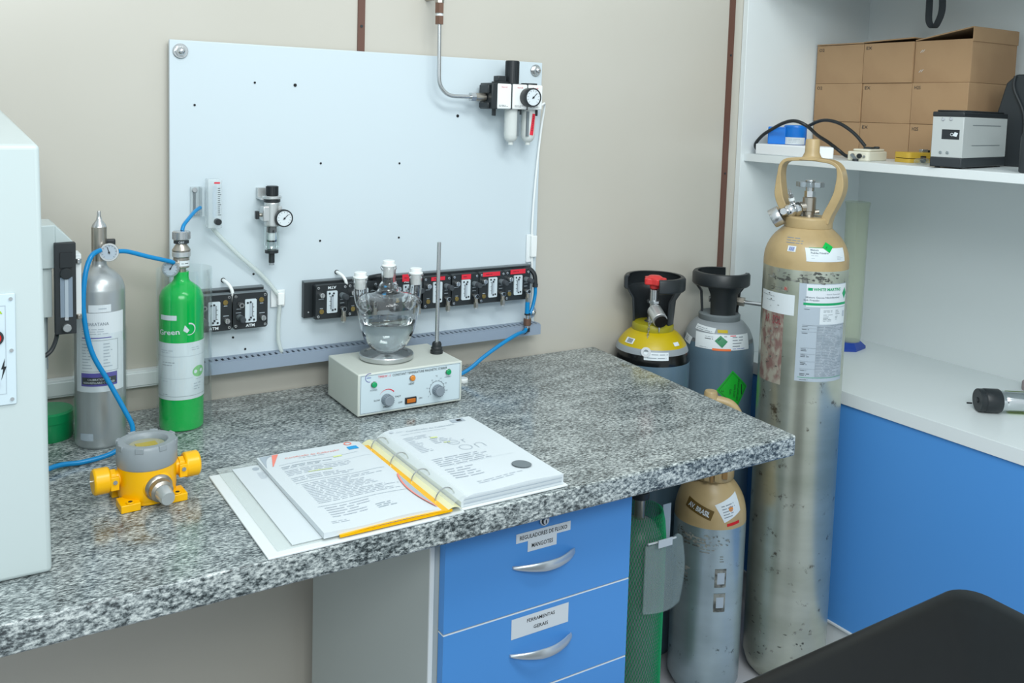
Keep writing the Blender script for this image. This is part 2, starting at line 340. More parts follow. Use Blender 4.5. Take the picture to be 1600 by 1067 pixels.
for i, (z0, z1) in enumerate(((.6595, .858), (.509, .6555), (.35, .505), (.19, .346))):
    b = MB(); b.box(-.190, .196, -.28, -.262, z0, z1, 'blue'); d_ = b.build('drawer', cab)
    e = MB(); e.box(-.190, .196, -.2795, -.262, z1, z1+.0022, 'white'); e.build('edge_band', d_)
    hx = (.0, .0, .0, 0)[i]; handle(d_, hx+.003, (.741, .585, .43, .27)[i])
    if i == 0:
        decal('drawer_label', d_, plan((.003, -.28, .781)), [('r', -.058, .055, -.0, .0165, 'tape'), ('r', -.034, .026, -.0195, 0, 'tape'),
              ('t', 'REGULADORES DE FLUXO', -.0015, .0080, .0072, 'ink', .098, 0, .012), ('t', 'MANGOTES', -.004, -.0095, .0072, 'ink', .044, 0, .012)])
        k = MB(); k.cyl((.001, -.28, .811), (0, -1, 0), .0095, .004, 'steel', 20, c=.001); k.cyl((.001, -.284, .811), (0, -1, 0), .0070, .0006, 'dark_grey', 18); k.cyl((.001, -.2846, .811), (0, -1, 0), .0054, .003, 'steel', 16); k.box(.0003, .0017, -.2881, -.2876, .808, .814, 'ink'); k.build('drawer_lock', d_)
    if i == 1:
        decal('drawer_label', d_, plan((.003, -.28, .631)), [('r', -.062, .057, -.019, .017, 'tape'), ('t', 'FERRAMENTAS', -.0015, .0070, .0062, 'ink', .058, 0, .01), ('t', 'GERAIS', -.0015, -.0075, .0062, 'ink', .030, 0, .01)])
# shelving unit ----------------------------------------------------------
su = thing('shelving_unit', 'white laminate shelving unit with desk top and blue front panel by the right wall', 'shelving unit', (2.2, -.6, 0))
def part(name, x0, x1, y0, y1, z0, z1, m, bev=.001):
    q = MB(); q.box(x0-2.2, x1-2.2, y0+.6, y1+.6, z0, z1, m); return q.build(name, su, bevel=bev)
part('side_panel', 1.932, 2.458, -.019, -.001, .8245, 2.35, 'laminate'); part('back_panel', 2.458, 2.482, -2.2, -.001, FLZ, 2.35, 'laminate')
part('desk_top', 1.945, 2.458, -2.2, -.001, .7905, .8245, 'laminate'); part('front_panel', 1.951, 1.969, -2.2, -.001, .2135, .7895, 'blue')
part('plinth', 1.958, 1.975, -2.2, -.001, FLZ, .2075, 'white'); part('plinth_trim', 1.947, 1.969, -2.2, -.001, .2075, .2135, 'white')
part('shelf', 1.945, 2.458, -2.2, -.019, 1.386, 1.4075, 'laminate'); part('upper_shelf', 1.945, 2.458, -2.2, -.019, 1.885, 1.907, 'laminate')
# ================================================================== INSTRUMENT BOARD
ib = thing('instrument_board', 'large white rectangular mounting board fixed on the beige wall', 'board', (.82, 0, 1.3))
b = MB(); b.box(.387-.82, 1.247-.82, -.02, -.010, .972-1.3, 1.6255-1.3, 'panel_white'); b.build('board_panel', ib, bevel=.0015)
for x, z in ((.407, 1.604), (1.227, 1.606), (1.236, 1.018), (.407, .99)):
    b = MB(); b.cyl((x-.82, -.02, z-1.3), (0, -1, 0), .0145, .003, 'steel', 24, c=.001); b.cyl((x-.82, -.023, z-1.3), (0, -1, 0), .0105, .006, 'steel', 6); b.sphere((x-.82, -.028, z-1.3), .0085, 'chrome', 10)
    b.build('cap_nut', ib); s_ = MB(); s_.cyl((x-.82, -.001, z-1.3), (0, -1, 0), .008, .009, 'steel'); s_.build('spacer', ib)
for i, (x, z) in enumerate(((.5512, 1.5497), (.6347, 1.5479), (.4336, 1.5016), (1.0178, 1.4931), (.6919, 1.3865), (.874, 1.3855), (.6925, 1.2218), (.8759, 1.2197), (.5508, 1.1602), (.5097, 1.0326), (.5346, 1.0058))):
    hb = MB(); hb.cyl((x-.82, -.0202, z-1.3), (0, -1, 0), .0034 if i in (1, 3) else .0022, .0012, 'hole', 14); hb.build('screw_hole', ib)
# slotted duct
dt = thing('slotted_cable_duct', 'grey slotted cable duct along the bottom edge of the white board', 'cable duct', (.84, -.04, .983))
b = MB(); X0, X1 = .44, 1.2385; b.T = Matrix.Translation((-.84, .04, -.983))
b.box(X0, X1, -.062, -.0585, .9715, .995, 'duct'); b.box(X0, X1, -.0235, -.0205, .9715, .996, 'duct'); b.box(X0, X1, -.0585, -.0235, .9715, .974, 'duct')
b.box(X0, X1, -.0585, -.052, .9935, .996, 'duct'); b.box(X0, X1, -.031, -.0235, .9935, .996, 'duct'); n = 66
for i in range(n+1):
    x = X0+(X1-X0)*i/n; b.box(x-.0034, x+.0034, -.052, -.031, .9935, .996, 'duct')
b.box(X0, X0+.003, -.0585, -.0235, .974, .9935, 'duct'); b.box(X1-.003, X1, -.0585, -.0235, .974, .9935, 'duct'); b.box(X0+.003, X1-.003, -.0575, -.0240, .9745, .978, 'duct_shade'); b.build('duct_channel', dt, flat=True)  # near-black liner on the duct floor: shade behind the slots put into colour
# flow meter modules ------------------------------------------------------
for (x0, x1, z0, z1, lab) in ((.425, .568, 1.060, 1.1345, 'small black backing plate behind the two left flow meters'), (.6535, 1.222, 1.061, 1.1365, 'long black backing plate behind the row of seven flow meters')):
    b = MB(); b.box(-(x1-x0)/2, (x1-x0)/2, -.034, -.0205, 0, z1-z0, 'black'); b.box(-(x1-x0)/2, (x1-x0)/2, -.0342, -.0205, z1-z0, z1-z0+.003, 'mid_grey')
    for sx in (-1, 1): b.cyl((sx*((x1-x0)/2-.01), -.034, .012), (0, -1, 0), .002, .001, 'steel', 10)
    o = b.build('mounting_plate', bevel=.0015); o.location = ((x0+x1)/2, 0, z0); tag(o, lab, 'plate')
def flow_unit():
    t = thing('flow_meter', 'x', 'flow meter')
    b = MB(); b.prism(rrect(-.0350, .0350, -.0365, .0360, .006), .0, .022, 'black', XZ); b.box(-.0345, .0345, -.0222, -.002, .0358, .0368, 'mid_grey')
    hs = b.build('housing', t, bevel=.0008)
    b = MB(); b.prism(rrect(-.0115, .0115, -.0235, .0235, .0025), .022, .0255, 'panel_white', XZ)
    b.prism(rrect(-.0028, .0022, -.017, .019, .001), .0255, .0263, 'ink_light', XZ); b.cyl((-.0003, -.0262, -.0135), (0, -1, 0), .0019, .0016, 'ink', 10)
    for x, z in ((-.0008, .0175), (-.0065, .0165), (-.003, -.018), (.0062, -.0185)): b.cyl((x, -.0255, z), (0, -1, 0), .0021, .0012, 'dark_grey', 10)
    for i in range(15): b.box(.002, .0042+(.0022 if i % 5 == 0 else 0), -.0262, -.0255, -.012+i*.0019, -.0112+i*.0019, 'ink')
    b.build('flow_scale', t)
    for x, z in ((-.0295, .030), (.0295, .030), (-.0295, -.0295), (.0295, -.0305)):
        b = MB(); b.cyl((x, -.022, z), (0, -1, 0), .0029, .0018, 'steel', 14, c=.0004); b.lathe([(0, .0019), (.0014, .0019)], 'ink', AX((x, -.022, z), (0, -1, 0)), 6); b.build('screw', t)
    b = MB(); b.cyl((.0222, -.022, .0200), (0, -1, 0), .0052, .0015, 'brass', 18, c=.0004); b.build('brass_plug', t)
    b = MB(); b.cyl((.024, -.022, -.016), (0, -1, 0), .0054, .011, 'steel', 18, c=.0008); b.box(.0237, .0243, -.0335, -.0329, -.0205, -.0115, 'ink'); b.build('purge_valve', t)
    b = MB(); b.cyl((-.0225, -.022, -.012), (0, -1, 0), .0062, .016, 'mid_grey', 18, r2=.0068); b.cyl((-.0225, -.038, -.012), (0, -1, 0), .0068, .014, 'strap_grey', 18, r2=.0058, c=.001); b.build('flow_knob', t)
    b = MB(); b.cyl((-.022, -.022, .015), (0, -1, 0), .0034, .006, 'nickel', 12); b.cyl((-.022, -.028, .015), (0, -1, 0), .0054, .012, 'steel', 6)
    b.lathe([(0, .0123), (.0028, .0123)], 'ink', AX((-.022, -.028, .015), (0, -1, 0)), 12); b.build('inlet_port', t)
    decal('printed_text', t, plan((0, -.022, 0)), [('t', 'ATM', -.0005, -.0300, .0055, 'paper', .018, 0, .03), ('r', .019, .026, .0125, .0137, 'ink_light'), ('r', .018, .029, -.0075, -.0063, 'ink_light'),
          ('r', -.028, -.0185, .004, .0052, 'ink_light'), ('r', -.0295, -.019, -.0035, -.0023, 'ink_light')], .0002)
    return t
U0 = flow_unit(); first = True
L_ = [(.4625, 1.0935, 0, None, 'black panel flow meter left of its twin, partly behind the green gas bottle'), (.5345, 1.0935, 0, None, 'black panel flow meter left of the loose clear hose, right one of the left pair'),
      (.7065, 1.0965, 1, None, 'black panel flow meter at the left end of the long row, no red tag'),
      (.7765, 1.0965, 1, None, 'black panel flow meter behind the left neck of the flask'),
      (.8825, 1.0965, 1, (-.002, .0385, .024, .016, ''), 'black flow meter with square red tag seen between the flask necks'),
      (.9565, 1.0965, 1, (.001, .031, .035, .0085, ''), 'black flow meter with red tag directly behind the upright metal rod'),
      (1.0295, 1.0965, 1, (.0005, .030, .0245, .0115, ''), 'black flow meter with short red tag, first to the right of the metal rod'),
      (1.1015, 1.0965, 1, (-.004, .0315, .047, .010, ''), 'black flow meter with long red tag, second to the right of the metal rod'),
      (1.1715, 1.0965, 1, (-.001, .0325, .042, .011, ''), 'black flow meter at the right end of the row above the blue hoses')]
for i, (x, z, up, tg, lab) in enumerate(L_):
    o = U0 if i == 0 else copy_tree(U0)
    o.location = (x, -.034, z); o.rotation_euler = (0, PI if up else 0, 0); o['label'] = lab; o['group'] = 'flow meters on the white board'
    if up:
        b = MB(); sx, sz = -.0205, -.018   # in flipped frame: right / bottom
        T = Matrix.Rotation(PI, 4, 'Y'); b.T = T
        b.cyl((.0225, -.026, -.0150), (0, -1, 0), .0048, .014, 'nickel', 16, c=.0008); b.cyl((.0225, -.0335, -.014), (0, 0, -1), .0048, .016, 'nickel', 16, c=.0008)
        b.cyl((.0225, -.0335, -.029), (0, 0, -1), .0060, .012, 'nickel', 6); b.cyl((.0225, -.0335, -.041), (0, 0, -1), .0042, .003, 'brushed', 14); b.build('hose_fitting', o)
    if tg:
        cx, cz, tw, th, _ = tg; T = Matrix.Rotation(PI, 4, 'Y'); M_ = plan((cx, -.0235, cz))
        mp = (lambda M2, T2: (lambda u, v, h=0: T2 @ M2(u, v, h)))(M_, T)
        q = decal('red_tag', o, mp, [('r', -tw/2, tw/2, -th/2, th/2, 'red_tag'), ('s', -tw*.32, tw*.32, 0, 1, .004, 'ink')])
        q['label'] = 'red adhesive tag'
# black pipe elbows behind right-most unit and above unit 2
b = MB(); b.tube([(.0, 0, .03), (.012, -.01, .032), (.02, -.02, .02), (.021, -.024, .0), (.021, -.024, -.006)], .0055, 'black'); b.cyl((.021, -.024, -.002), (0, 0, -1), .0065, .008, 'black_matte')
o = b.build('tube_elbow'); o.location = (1.2, -.034, 1.098); tag(o, 'black push-in tube elbow at the right end of the flow meter row', 'fitting')
o = MB().tube([(.80, -.038, 1.1375), (.815, -.05, 1.142), (.832, -.05, 1.142), (.845, -.038, 1.136)], .0055, 'black').box(.802, .812, -.075, -.056, 1.108, 1.122, 'black').cyl((.8235, -.056, 1.112), (0, -1, 0), .0045, .008, 'sticker_blue').build('tube_connector')
tag(o, 'black tube connector with blue end between the flask necks', 'fitting')
for x, lab in ((.5005, 'short white tube curling over the left backing plate'), (.7415, 'short white tube curling over the long backing plate')):
    o = MB().tube([(x-.011, -.020, 1.152), (x-.011, -.030, 1.152), (x-.006, -.045, 1.146), (x-.001, -.05, 1.134), (x, -.048, 1.118), (x, -.040, 1.10)], .0034, 'white_plastic').cyl((x-.011, -.0203, 1.152), (0, -1, 0), .0048, .0015, 'hole', 14).build('white_tube'); tag(o, lab, 'tube')
# acrylic flow meter --------------------------------------------------------
t = thing('acrylic_flow_meter', 'clear acrylic rotameter at the upper left of the white board', 'flow meter', (.461, -.02, 1.312))
b = MB(); b.box(-.0135, .0135, -.050, -.024, -.048, .048, 'acrylic'); b.build('meter_block', t, bevel=.002)
b = MB(); b.cyl((.002, -.037, -.028), (0, 0, 1), .004, .062, 'tube_glass', 14); b.build('meter_tube', t)
b = MB(); b.cyl((.003, -.050, -.034), (0, -1, 0), .0062, .014, 'black', 18, c=.001); b.build('valve_knob', t)
b = MB(); b.box(-.036, -.018, -.006, -.001, -.026, .030, 'acrylic'); b.box(-.020, -.0155, -.03, -.001, -.026, .030, 'acrylic')
for z in (-.020, .024): b.cyl((-.029, -.006, z), (0, -1, 0), .005, .004, 'steel', 14, c=.0008)
b.box(-.0310, -.0270, -.008, -.006, -.02, .024, 'mid_grey'); b.build('bracket', t)
decal('scale_marks', t, plan((0.0045, -.0503, 0)), [('r', 0, .0045+.002*(i % 5 == 0), -.022+i*.004, -.0210+i*.004, 'ink') for i in range(14)]+[('r', -.007, .004, .0395, .0425, 'red_tag')])
# small regulator ------------------------------------------------------------
t = thing('filter_regulator', 'small filter regulator with clear bowl and round gauge on the white board', 'regulator', (.577, -.02, 1.28))
b = MB(); T0 = (0, -.036, 0); b.cyl((0, -.036, .044), (0, 0, 1), .0115, .020, 'black', 20, c=.001)
for i in range(20): a = i*PI/10; b.box(.0113, .0125, -.001, .001, .045, .063, 'black', Matrix.Translation((0, -.036, 0)) @ Matrix.Rotation(a, 4, 'Z'))
b.build('adjusting_knob', t)
b = MB(); b.cyl((0, -.036, .038), (0, 0, 1), .019, .006, 'brushed', 24, c=.001); b.cyl((0, -.036, .032), (0, 0, 1), .0165, .006, 'black', 24); b.box(-.022, -.006, -.012, -.001, .036, .058, 'brushed'); b.box(-.022, -.006, -.036, -.012, .036, .040, 'brushed'); b.build('mounting_bracket', t)
b = MB(); b.cyl((0, -.036, -.018), (0, 0, 1), .0155, .050, 'brushed', 24, c=.002); b.box(-.021, .017, -.048, -.024, -.006, .024, 'brushed'); b.build('regulator_body', t, bevel=.0015)
b = MB(); b.cyl((-.021, -.036, .006), (-1, 0, 0), .004, .006, 'nickel', 12); b.box(-.034, -.027, -.041, -.031, -.002, .014, 'black'); b.build('side_elbow', t, bevel=.001)
gauge(t, (.018, -.048, .0), (0, -1, 0), .0178, .013, 'black', 'paper', roll=-.8)
b = MB(); b.lathe([(.0155, -.018), (.0155, -.058), (.012, -.068), (.005, -.071), (.0, -.071)], 'bowl_clear', Matrix.Translation((0, -.036, 0)), 24); b.build('bowl', t)
b = MB()
b.cyl((0, -.036, -.030), (0, 0, 1), .010, .012, 'black', 18); b.cyl((0, -.036, -.047), (0, 0, 1), .0075, .018, 'white', 18); b.cyl((0, -.036, -.049), (0, 0, 1), .010, .003, 'black', 18); b.build('filter_element', t)
b = MB(); b.cyl((0, -.036, -.072), (0, 0, 1), .0135, .006, 'black', 20); b.cyl((0, -.036, -.092), (0, 0, 1), .006, .02, 'black', 14); b.cyl((0, -.036, -.097), (0, 0, 1), .0052, .005, 'grey_light', 14); b.build('drain_valve', t)
# FRL unit --------------------------------------------------------------------
t = thing('air_preparation_unit', 'three block compressed air filter regulator unit at the upper right of the white board', 'air regulator', (1.15, -.02, 1.54))
b = MB(); b.box(-.084, -.068, -.070, -.016, -.029, .030, 'black').box(-.090, -.084, -.062, -.022, .006, .026, 'black').box(-.090, -.084, -.062, -.022, -.027, -.014, 'black'); b.build('shutoff_end', t, bevel=.002)
b = MB(); b.cyl((-.048, -.045, .030), (0, 0, 1), .020, .004, 'black', 24); b.box(-.060, -.038, -.056, -.034, .034, .047, 'black'); b.build('shutoff_knob', t, bevel=.0015)
for i, (x0, x1) in enumerate(((-.070, -.033), (-.029, .010), (.013, .052))):
    b = MB(); b.box(x0, x1, -.072, -.014, -.028, .029, 'white_plastic'); o = b.build('unit_block', t, bevel=.003, seg=3)
    decal('printed_text', o, plan(((x0+x1)/2, -.072, 0)), [('t', 'Rexroth', -.001, .0215, .0034, 'red_tag', .015), ('s', -.015, .015, -.0195, 2, .0028, 'ink')], .0002)
b = MB(); b.box(-.034, -.029, -.068, -.018, -.028, .031, 'black'); b.box(.009, .014, -.068, -.018, -.028, .031, 'black'); b.build('clamp', t)
b = MB(); b.cyl((-.0165, -.045, .029), (0, 0, 1), .0155, .054, 'black', 24, c=.001)
for i in range(24): b.box(.0152, .0163, -.0009, .0009, .031, .081, 'black', Matrix.Translation((-.0165, -.045, 0)) @ Matrix.Rotation(i*PI/12, 4, 'Z'))
b.build('pressure_knob', t)
b = MB(); b.cyl((.031, -.045, .029), (0, 0, 1), .019, .004, 'black', 24); b.build('cap', t)
for i, x in enumerate((-.0155, .0315)):
    b = MB(); b.T = Matrix.Translation((x, -.045, 0)); b.lathe([(.0165, -.028), (.0165, -.085), (.0155, -.094), (.011, -.101), (.006, -.104), (.006, -.110), (0, -.110)], 'bowl', None, 28)
    bo = b.build('filter_bowl', t); s_ = MB()
    xx = x+(.0095 if i == 0 else -.0105); s_.box(xx-.003, xx+.003, -.0605, -.057, -.090, -.032, 'mid_grey'); s_.build('sight_slot', bo)
    if i == 0: s_ = MB(); s_.box(x+.002, x+.018, -.060, -.050, -.040, -.028, 'black'); s_.build('latch', bo)
    if i == 1:
        M_ = Matrix.Translation((x, -.045, 0)); cm = cylmap(.0168, .12, -.062, -.12)
        decal('red_label', bo, lambda u, v, h=0: M_ @ cm(u, v, h), [('r', -.0045, .0045, -.025, .025, 'red_tag'), ('s', -.002, .002, .018, 9, .004, 'ink')], step=.003)
b = MB(); b.box(-.066, -.060, -.05, -.04, -.044, -.028, 'black'); b.box(.053, .062, -.052, -.036, -.018, .004, 'black'); b.box(.044, .048, -.06, -.05, -.042, -.028, 'black'); b.build('drain_knob', t, bevel=.001)
gauge(t, (.010, -.072, .0), (0, -1, 0), .0215, .026, 'black', 'paper', roll=-.8)
# air supply pipe
t = thing('air_supply_pipe', 'bent bare metal air pipe running down the wall to the air unit', 'pipe', (.945, -.06, 1.6))
b = MB(); b.T = Matrix.Translation((-.945, .06, -1.6)); P_ = [(.9435, -.062, 1.70), (.9455, -.062, 1.58)]
for i in range(1, 9): a = PI+PI/2*i/8; P_.append((.9855+.04*math.cos(a), -.062, 1.577+.04*math.sin(a)))
P_ += [(1.05, -.062, 1.537)]; b.tube(P_, .0046, 'steel', 14, smooth=False); b.build('pipe_tube', t)
b = MB(); b.T = Matrix.Translation((-.945, .06, -1.6)); b.cyl((.9435, -.062, 1.692), (0, 0, 1), .0098, .018, 'copper_old', 6); b.cyl((.9435, -.062, 1.710), (0, 0, 1), .0072, .006, 'white', 16); b.cyl((.943, -.062, 1.716), (0, 0, 1), .0102, .022, 'copper_old', 6); b.cyl((.943, -.062, 1.738), (0, 0, 1), .0105, .03, 'nickel', 8)
b.tube([(.943, -.062, 1.765), (.943, -.062, 2.05)], .0075, 'nickel', smooth=False); b.cyl((.943, -.001, 1.752), (0, -1, 0), .006, .055, 'nickel', 10); b.build('pipe_fitting', t)
b = MB(); b.T = Matrix.Translation((-.945, .06, -1.6)); b.cyl((1.026, -.062, 1.537), (1, 0, 0), .0105, .012, 'steel', 6); b.cyl((1.038, -.062, 1.537), (1, 0, 0), .0095, .027, 'nickel', 16, c=.001); b.build('pipe_nut', t)
# hoses on the board
o = MB().tube([(.461, -.052, 1.264), (.470, -.045, 1.252), (.515, -.036, 1.205), (.560, -.032, 1.163), (.588, -.032, 1.130), (.6015, -.033, 1.106), (.600, -.032, 1.06), (.600, -.033, 1.02), (.606, -.036, .995), (.610, -.038, .985)], .0042, 'hose_clear', 12).build('clear_hose')
tag(o, 'loose translucent hose from the acrylic rotameter down to the cable duct', 'hose')
b = MB(); b.box(-.018, .012, -.0045, 0, -.018, .018, 'white'); b.box(-.007, .007, -.018, -.0045, -.012, .014, 'white_plastic'); o = b.build('hose_clip', bevel=.0015); o.location = (.604, -.0205, 1.106); tag(o, 'square adhesive hose clip holding the translucent hose on the board', 'clip')
o = MB().tube([(1.207, -.035, 1.50), (1.223, -.06, 1.525), (1.240, -.045, 1.522), (1.243, -.03, 1.47), (1.2365, -.026, 1.38), (1.230, -.026, 1.285), (1.228, -.026, 1.205), (1.232, -.026, 1.12), (1.232, -.03, 1.06), (1.222, -.035, 1.01), (1.214, -.04, .99)], .0026, 'white_plastic', 8).build('white_cable')
tag(o, 'thin white cable running down the right edge of the white board', 'cable')
b = MB(); b.box(-.017, .003, -.004, 0, -.035, .033, 'white'); b.box(-.008, .008, -.012, -.004, -.022, .03, 'white_plastic'); o = b.build('cable_clip', bevel=.0012); o.location = (1.232, -.0205, 1.178); tag(o, 'white adhesive clip holding the thin cable at the right board edge', 'clip')
b = MB(); b.tube([(1.221, -.058, 1.093), (1.222, -.058, 1.07), (1.214, -.06, 1.04), (1.204, -.062, 1.022)], .0042, 'hose_blue'); b.tube([(1.194, -.0675, 1.058), (1.194, -.067, 1.035), (1.1935, -.068, 1.022)], .0055, 'hose_blue')
b.tube([(1.189, -.072, .991), (1.180, -.078, .987), (1.15, -.095, .988), (1.10, -.110, .975), (1.05, -.112, .95), (1.01, -.112, .925), (.975, -.102, .911), (.935, -.078, .909), (.84, -.055, .909)], .0045, 'hose_blue')
tag(b.build('blue_hose'), 'blue air hose from the right flow meter down to the worktop behind the stirrer', 'hose')
b = MB(); b.cyl((0, 0, .030), (0, 0, 1), .0075, .004, 'black'); b.cyl((0, 0, .020), (0, 0, 1), .0068, .010, 'chrome', 18); b.cyl((0, 0, .005), (0, 0, 1), .0092, .017, 'copper_old', 20, c=.001); b.cyl((0, 0, -.002), (0, 0, 1), .006, .008, 'chrome', 16); b.cyl((0, 0, -.010), (0, 0, 1), .007, .009, 'black', 14); b.cyl((0, 0, -.006), (-1, -.4, -.25), .006, .013, 'black', 14)
o = b.build('hose_coupling'); o.location = (1.1945, -.0685, .994); tag(o, 'metal quick coupling with brown sleeve joining the blue hoses at the duct', 'coupling')
# ================================================================== BOTTLES ON THE WORKTOP
def bottle(name, label, x, y, r, prof_b, mats_):
    t = thing(name, label, 'gas bottle', (x, y, CZ), facing(x, y)); b = MB()
    b.lathe(prof_b, mats_, None, 48); b.build('bottle_body', t); return t
SP = sm([(.0405, 0.004), (.0415, .012), (.0415, .05), (.0415, .20), (.0415, .266), (.0402, .281), (.0355, .294), (.027, .304), (.018, .311), (.0125, .317), (.0115, .325)], 5)
t = bottle('silver_gas_bottle', 'silver aluminium calibration gas bottle with white label, left of the green bottle', .2415, -.153, .0415, [(0, 0), (.036, 0)]+SP+[(0, .325)], 'alu_bottle')
b = MB(); b.cyl((0, 0, .316), (0, 0, 1), .0105, .024, 'nickel', 20, c=.001); b.cyl((0, 0, .340), (0, 0, 1), .0125, .045, 'nickel', 24, c=.0012); b.lathe([(.0122, .384), (.011, .388), (.005, .396), (.0032, .404), (.0032, .409), (.0024, .412), (0, .412)], 'steel', None, 20); b.build('bottle_valve', t)
gauge(t, (.016, -.012, .341), (-.05, -1, .12), .0158, .012, 'steel', 'paper_grey', roll=.3)
b = MB(); b.box(.006, .026, -.004, .010, .348, .362, 'black'); b.build('valve_outlet', t, bevel=.002)
decal('bottle_label', t, cylmap(.0415, .0, .175), [('r', -.044, .044, -.072, .066, 'paper'), ('up',), ('t', 'MARATANA', -.004, .047, .0055, 'ink_grey', .036), ('s', -.030, .014, .038, 3, .004, 'ink_light'), ('r', -.030, .018, .022, .0235, 'purple'),
      ('r', -.032, .030, .0180, .0186, 'ink_grey'), ('r', -.032, .030, -.036, -.0354, 'ink_grey'), ('r', .0295, .0301, -.036, .0186, 'ink_grey'), ('s', -.030, -.006, .012, 9, .0052, 'ink_light', .8), ('s', .005, .026, .012, 8, .0056, 'ink_light', .7),
      ('r', -.032, .028, -.0615, -.0385, 'purple'), ('up',), ('r', -.030, .026, -.058, -.046, 'dark_grey'), ('t', 'CALIBRATION GAS', -.002, -.0495, .0034, 'paper', .036), ('t', 'NON-REFILLABLE CYLINDER', -.002, -.0550, .0034, 'paper', .050)])
decal('written_tag', t, cylmap(.0416, 0, .248), [('r', -.018, .018, -.006, .007, 'paper'), ('up',), ('s', -.002, .014, .0005, 1, .005, 'ink_light')])
decal('written_tag', t, cylmap(.0416, 0, .028), [('r', -.036, -.012, -.011, .002, 'paper_grey')])
b = MB(); b.lathe([(.0442, .0), (.0442, .205)], 'clear_plastic', None, 40); b.build('plastic_sleeve', t)
GP = sm([(.0380, 0.002), (.0395, .008), (.0395, .05), (.0395, .19), (.0395, .236), (.0382, .249), (.0332, .260), (.0240, .2685), (.0160, .2745), (.0135, .281), (.0135, .2925)], 5)
t = bottle('green_gas_bottle', 'bright green calibration gas bottle with white label standing in a clear sleeve', .3842, -.130, .0395, [(0, 0), (.034, 0)]+GP+[(0, .2925)], 'green_paint')
b = MB(); b.cyl((0, 0, .290), (0, 0, 1), .0085, .014, 'nickel', 18); b.cyl((0, 0, .300), (0, 0, 1), .0145, .020, 'nickel', 26, c=.001); b.cyl((0, 0, .320), (0, 0, 1), .0165, .010, 'brushed', 26, c=.001); b.lathe([(.016, .330), (.0165, .333), (.010, .343), (.010, .346)], 'nickel', None, 26); b.build('regulator_body', t)
b = MB(); b.cyl((0, 0, .345), (0, 0, 1), .0135, .006, 'dark_grey', 26); b.cyl((0, 0, .351), (0, 0, 1), .0155, .017, 'steel', 26, c=.002)
for i in range(26): b.box(.0152, .0162, -.0006, .0006, .353, .366, 'steel', Matrix.Rotation(i*2*PI/26, 4, 'Z'))
b.build('regulator_knob', t); decal('printed_text', t, cylmap(.0138, 0, .348), [('t', 'OFF', 0, 0, .004, 'paper', .009)]); decal('regulator_tag', t, cylmap(.0148, .35, .309), [('r', -.008, .012, -.005, .005, 'paper'), ('s', -.005, .010, 0, 1, .003, 'ink')])
gauge(t, (-.0165, -.010, .301), (-.2, -1, .05), .0155, .012, 'steel', 'paper_grey', roll=-.5)
decal('bottle_label', t, cylmap(.0396, .0, .123), [('r', -.061, .061, -.062, .044, 'paper'), ('up',), ('s', -.040, -.012, .030, 2, .004, 'ink_light'), ('s', .018, .044, .034, 2, .004, 'ink_light'), ('r', -.055, .055, .0185, .0191, 'ink_light'),
      ('s', -.036, .010, .008, 1, .003, 'ink_grey'), ('s', -.036, -.015, .003, 1, .003, 'ink_grey'), ('r', -.055, .02, -.0225, -.0220, 'ink_light'), ('s', -.036, -.02, -.027, 1, .003, 'ink_light'), ('c', .033, -.012, .0135, .0105, 'lightgreen'),
      ('s', .026, .042, -.026, 1, .003, 'ink_light'), ('s', .022, .042, -.034, 3, .005, 'ink_light'), ('r', -.055, .055, -.0555, -.055, 'ink_grey'), ('s', -.036, -.022, -.052, 1, .003, 'ink_grey')])
decal('bottle_logo', t, cylmap(.0396, .0, .186), [('t', 'Green', -.024, .001, .0095, 'paper', .042, .08, .02), ('a', .014, .006, .0105, .001, .0028, -1.9, 1.7, 'paper'), ('q', ((.003, .004), (.010, -.001), (.014, .004), (.006, .014)), 'paper')])
decal('written_tag', t, cylmap(.0396, .0, .213), [('r', -.042, -.008, -.004, .005, 'tape')], step=.004)
t = thing('clear_sleeve', 'clear open plastic cylinder around the green gas bottle', 'plastic cylinder', (.3905, -.126, CZ))
b = MB(); b.lathe([(.0495, .001), (.0495, .298), (.0480, .298), (.0480, .004), (0, .004)], 'clear_plastic', None, 48); b.build('sleeve_wall', t)
# hoses at the bottles
b = MB(); b.tube([(.10, -.30, .9085), (.1574, -.26, .912), (.20, -.25, .908), (.245, -.25, .915), (.272, -.245, .932), (.279, -.242, .952), (.266, -.235, .985), (.245, -.225, 1.03), (.219, -.22, 1.085), (.208, -.215, 1.15), (.211, -.21, 1.21), (.222, -.20, 1.243), (.2385, -.185, 1.251)], .0042, 'hose_blue', 12)
tag(b.build('blue_hose'), 'blue hose looping down in front of the silver gas bottle', 'hose')
b = MB(); b.tube([(.268, -.178, 1.2465), (.285, -.172, 1.244), (.32, -.165, 1.232), (.357, -.155, 1.220), (.366, -.150, 1.216)], .0040, 'hose_blue', 12); tag(b.build('blue_hose'), 'short blue hose joining the silver bottle gauge to the green bottle regulator', 'hose')
b = MB(); b.tube([(.387, -.125, 1.2705), (.391, -.12, 1.280), (.405, -.10, 1.290), (.422, -.075, 1.300), (.436, -.055, 1.304)], .0036, 'hose_blue', 12); tag(b.build('blue_hose'), 'short blue hose from the green bottle knob up to the acrylic rotameter', 'hose')
t = thing('green_tub', 'round green plastic tub on the worktop left of the silver gas bottle', 'tub', (.165, -.085, CZ)); b = MB(); b.lathe([(0, 0), (.038, 0), (.040, .003), (.041, .034), (.0, .034)], 'green_tub', None, 40); b.build('tub_body', t)
b = MB(); b.lathe([(.0, .052), (.0385, .052), (.042, .049), (.0425, .034), (0, .034)], 'green_tub', None, 40); b.build('lid', t)
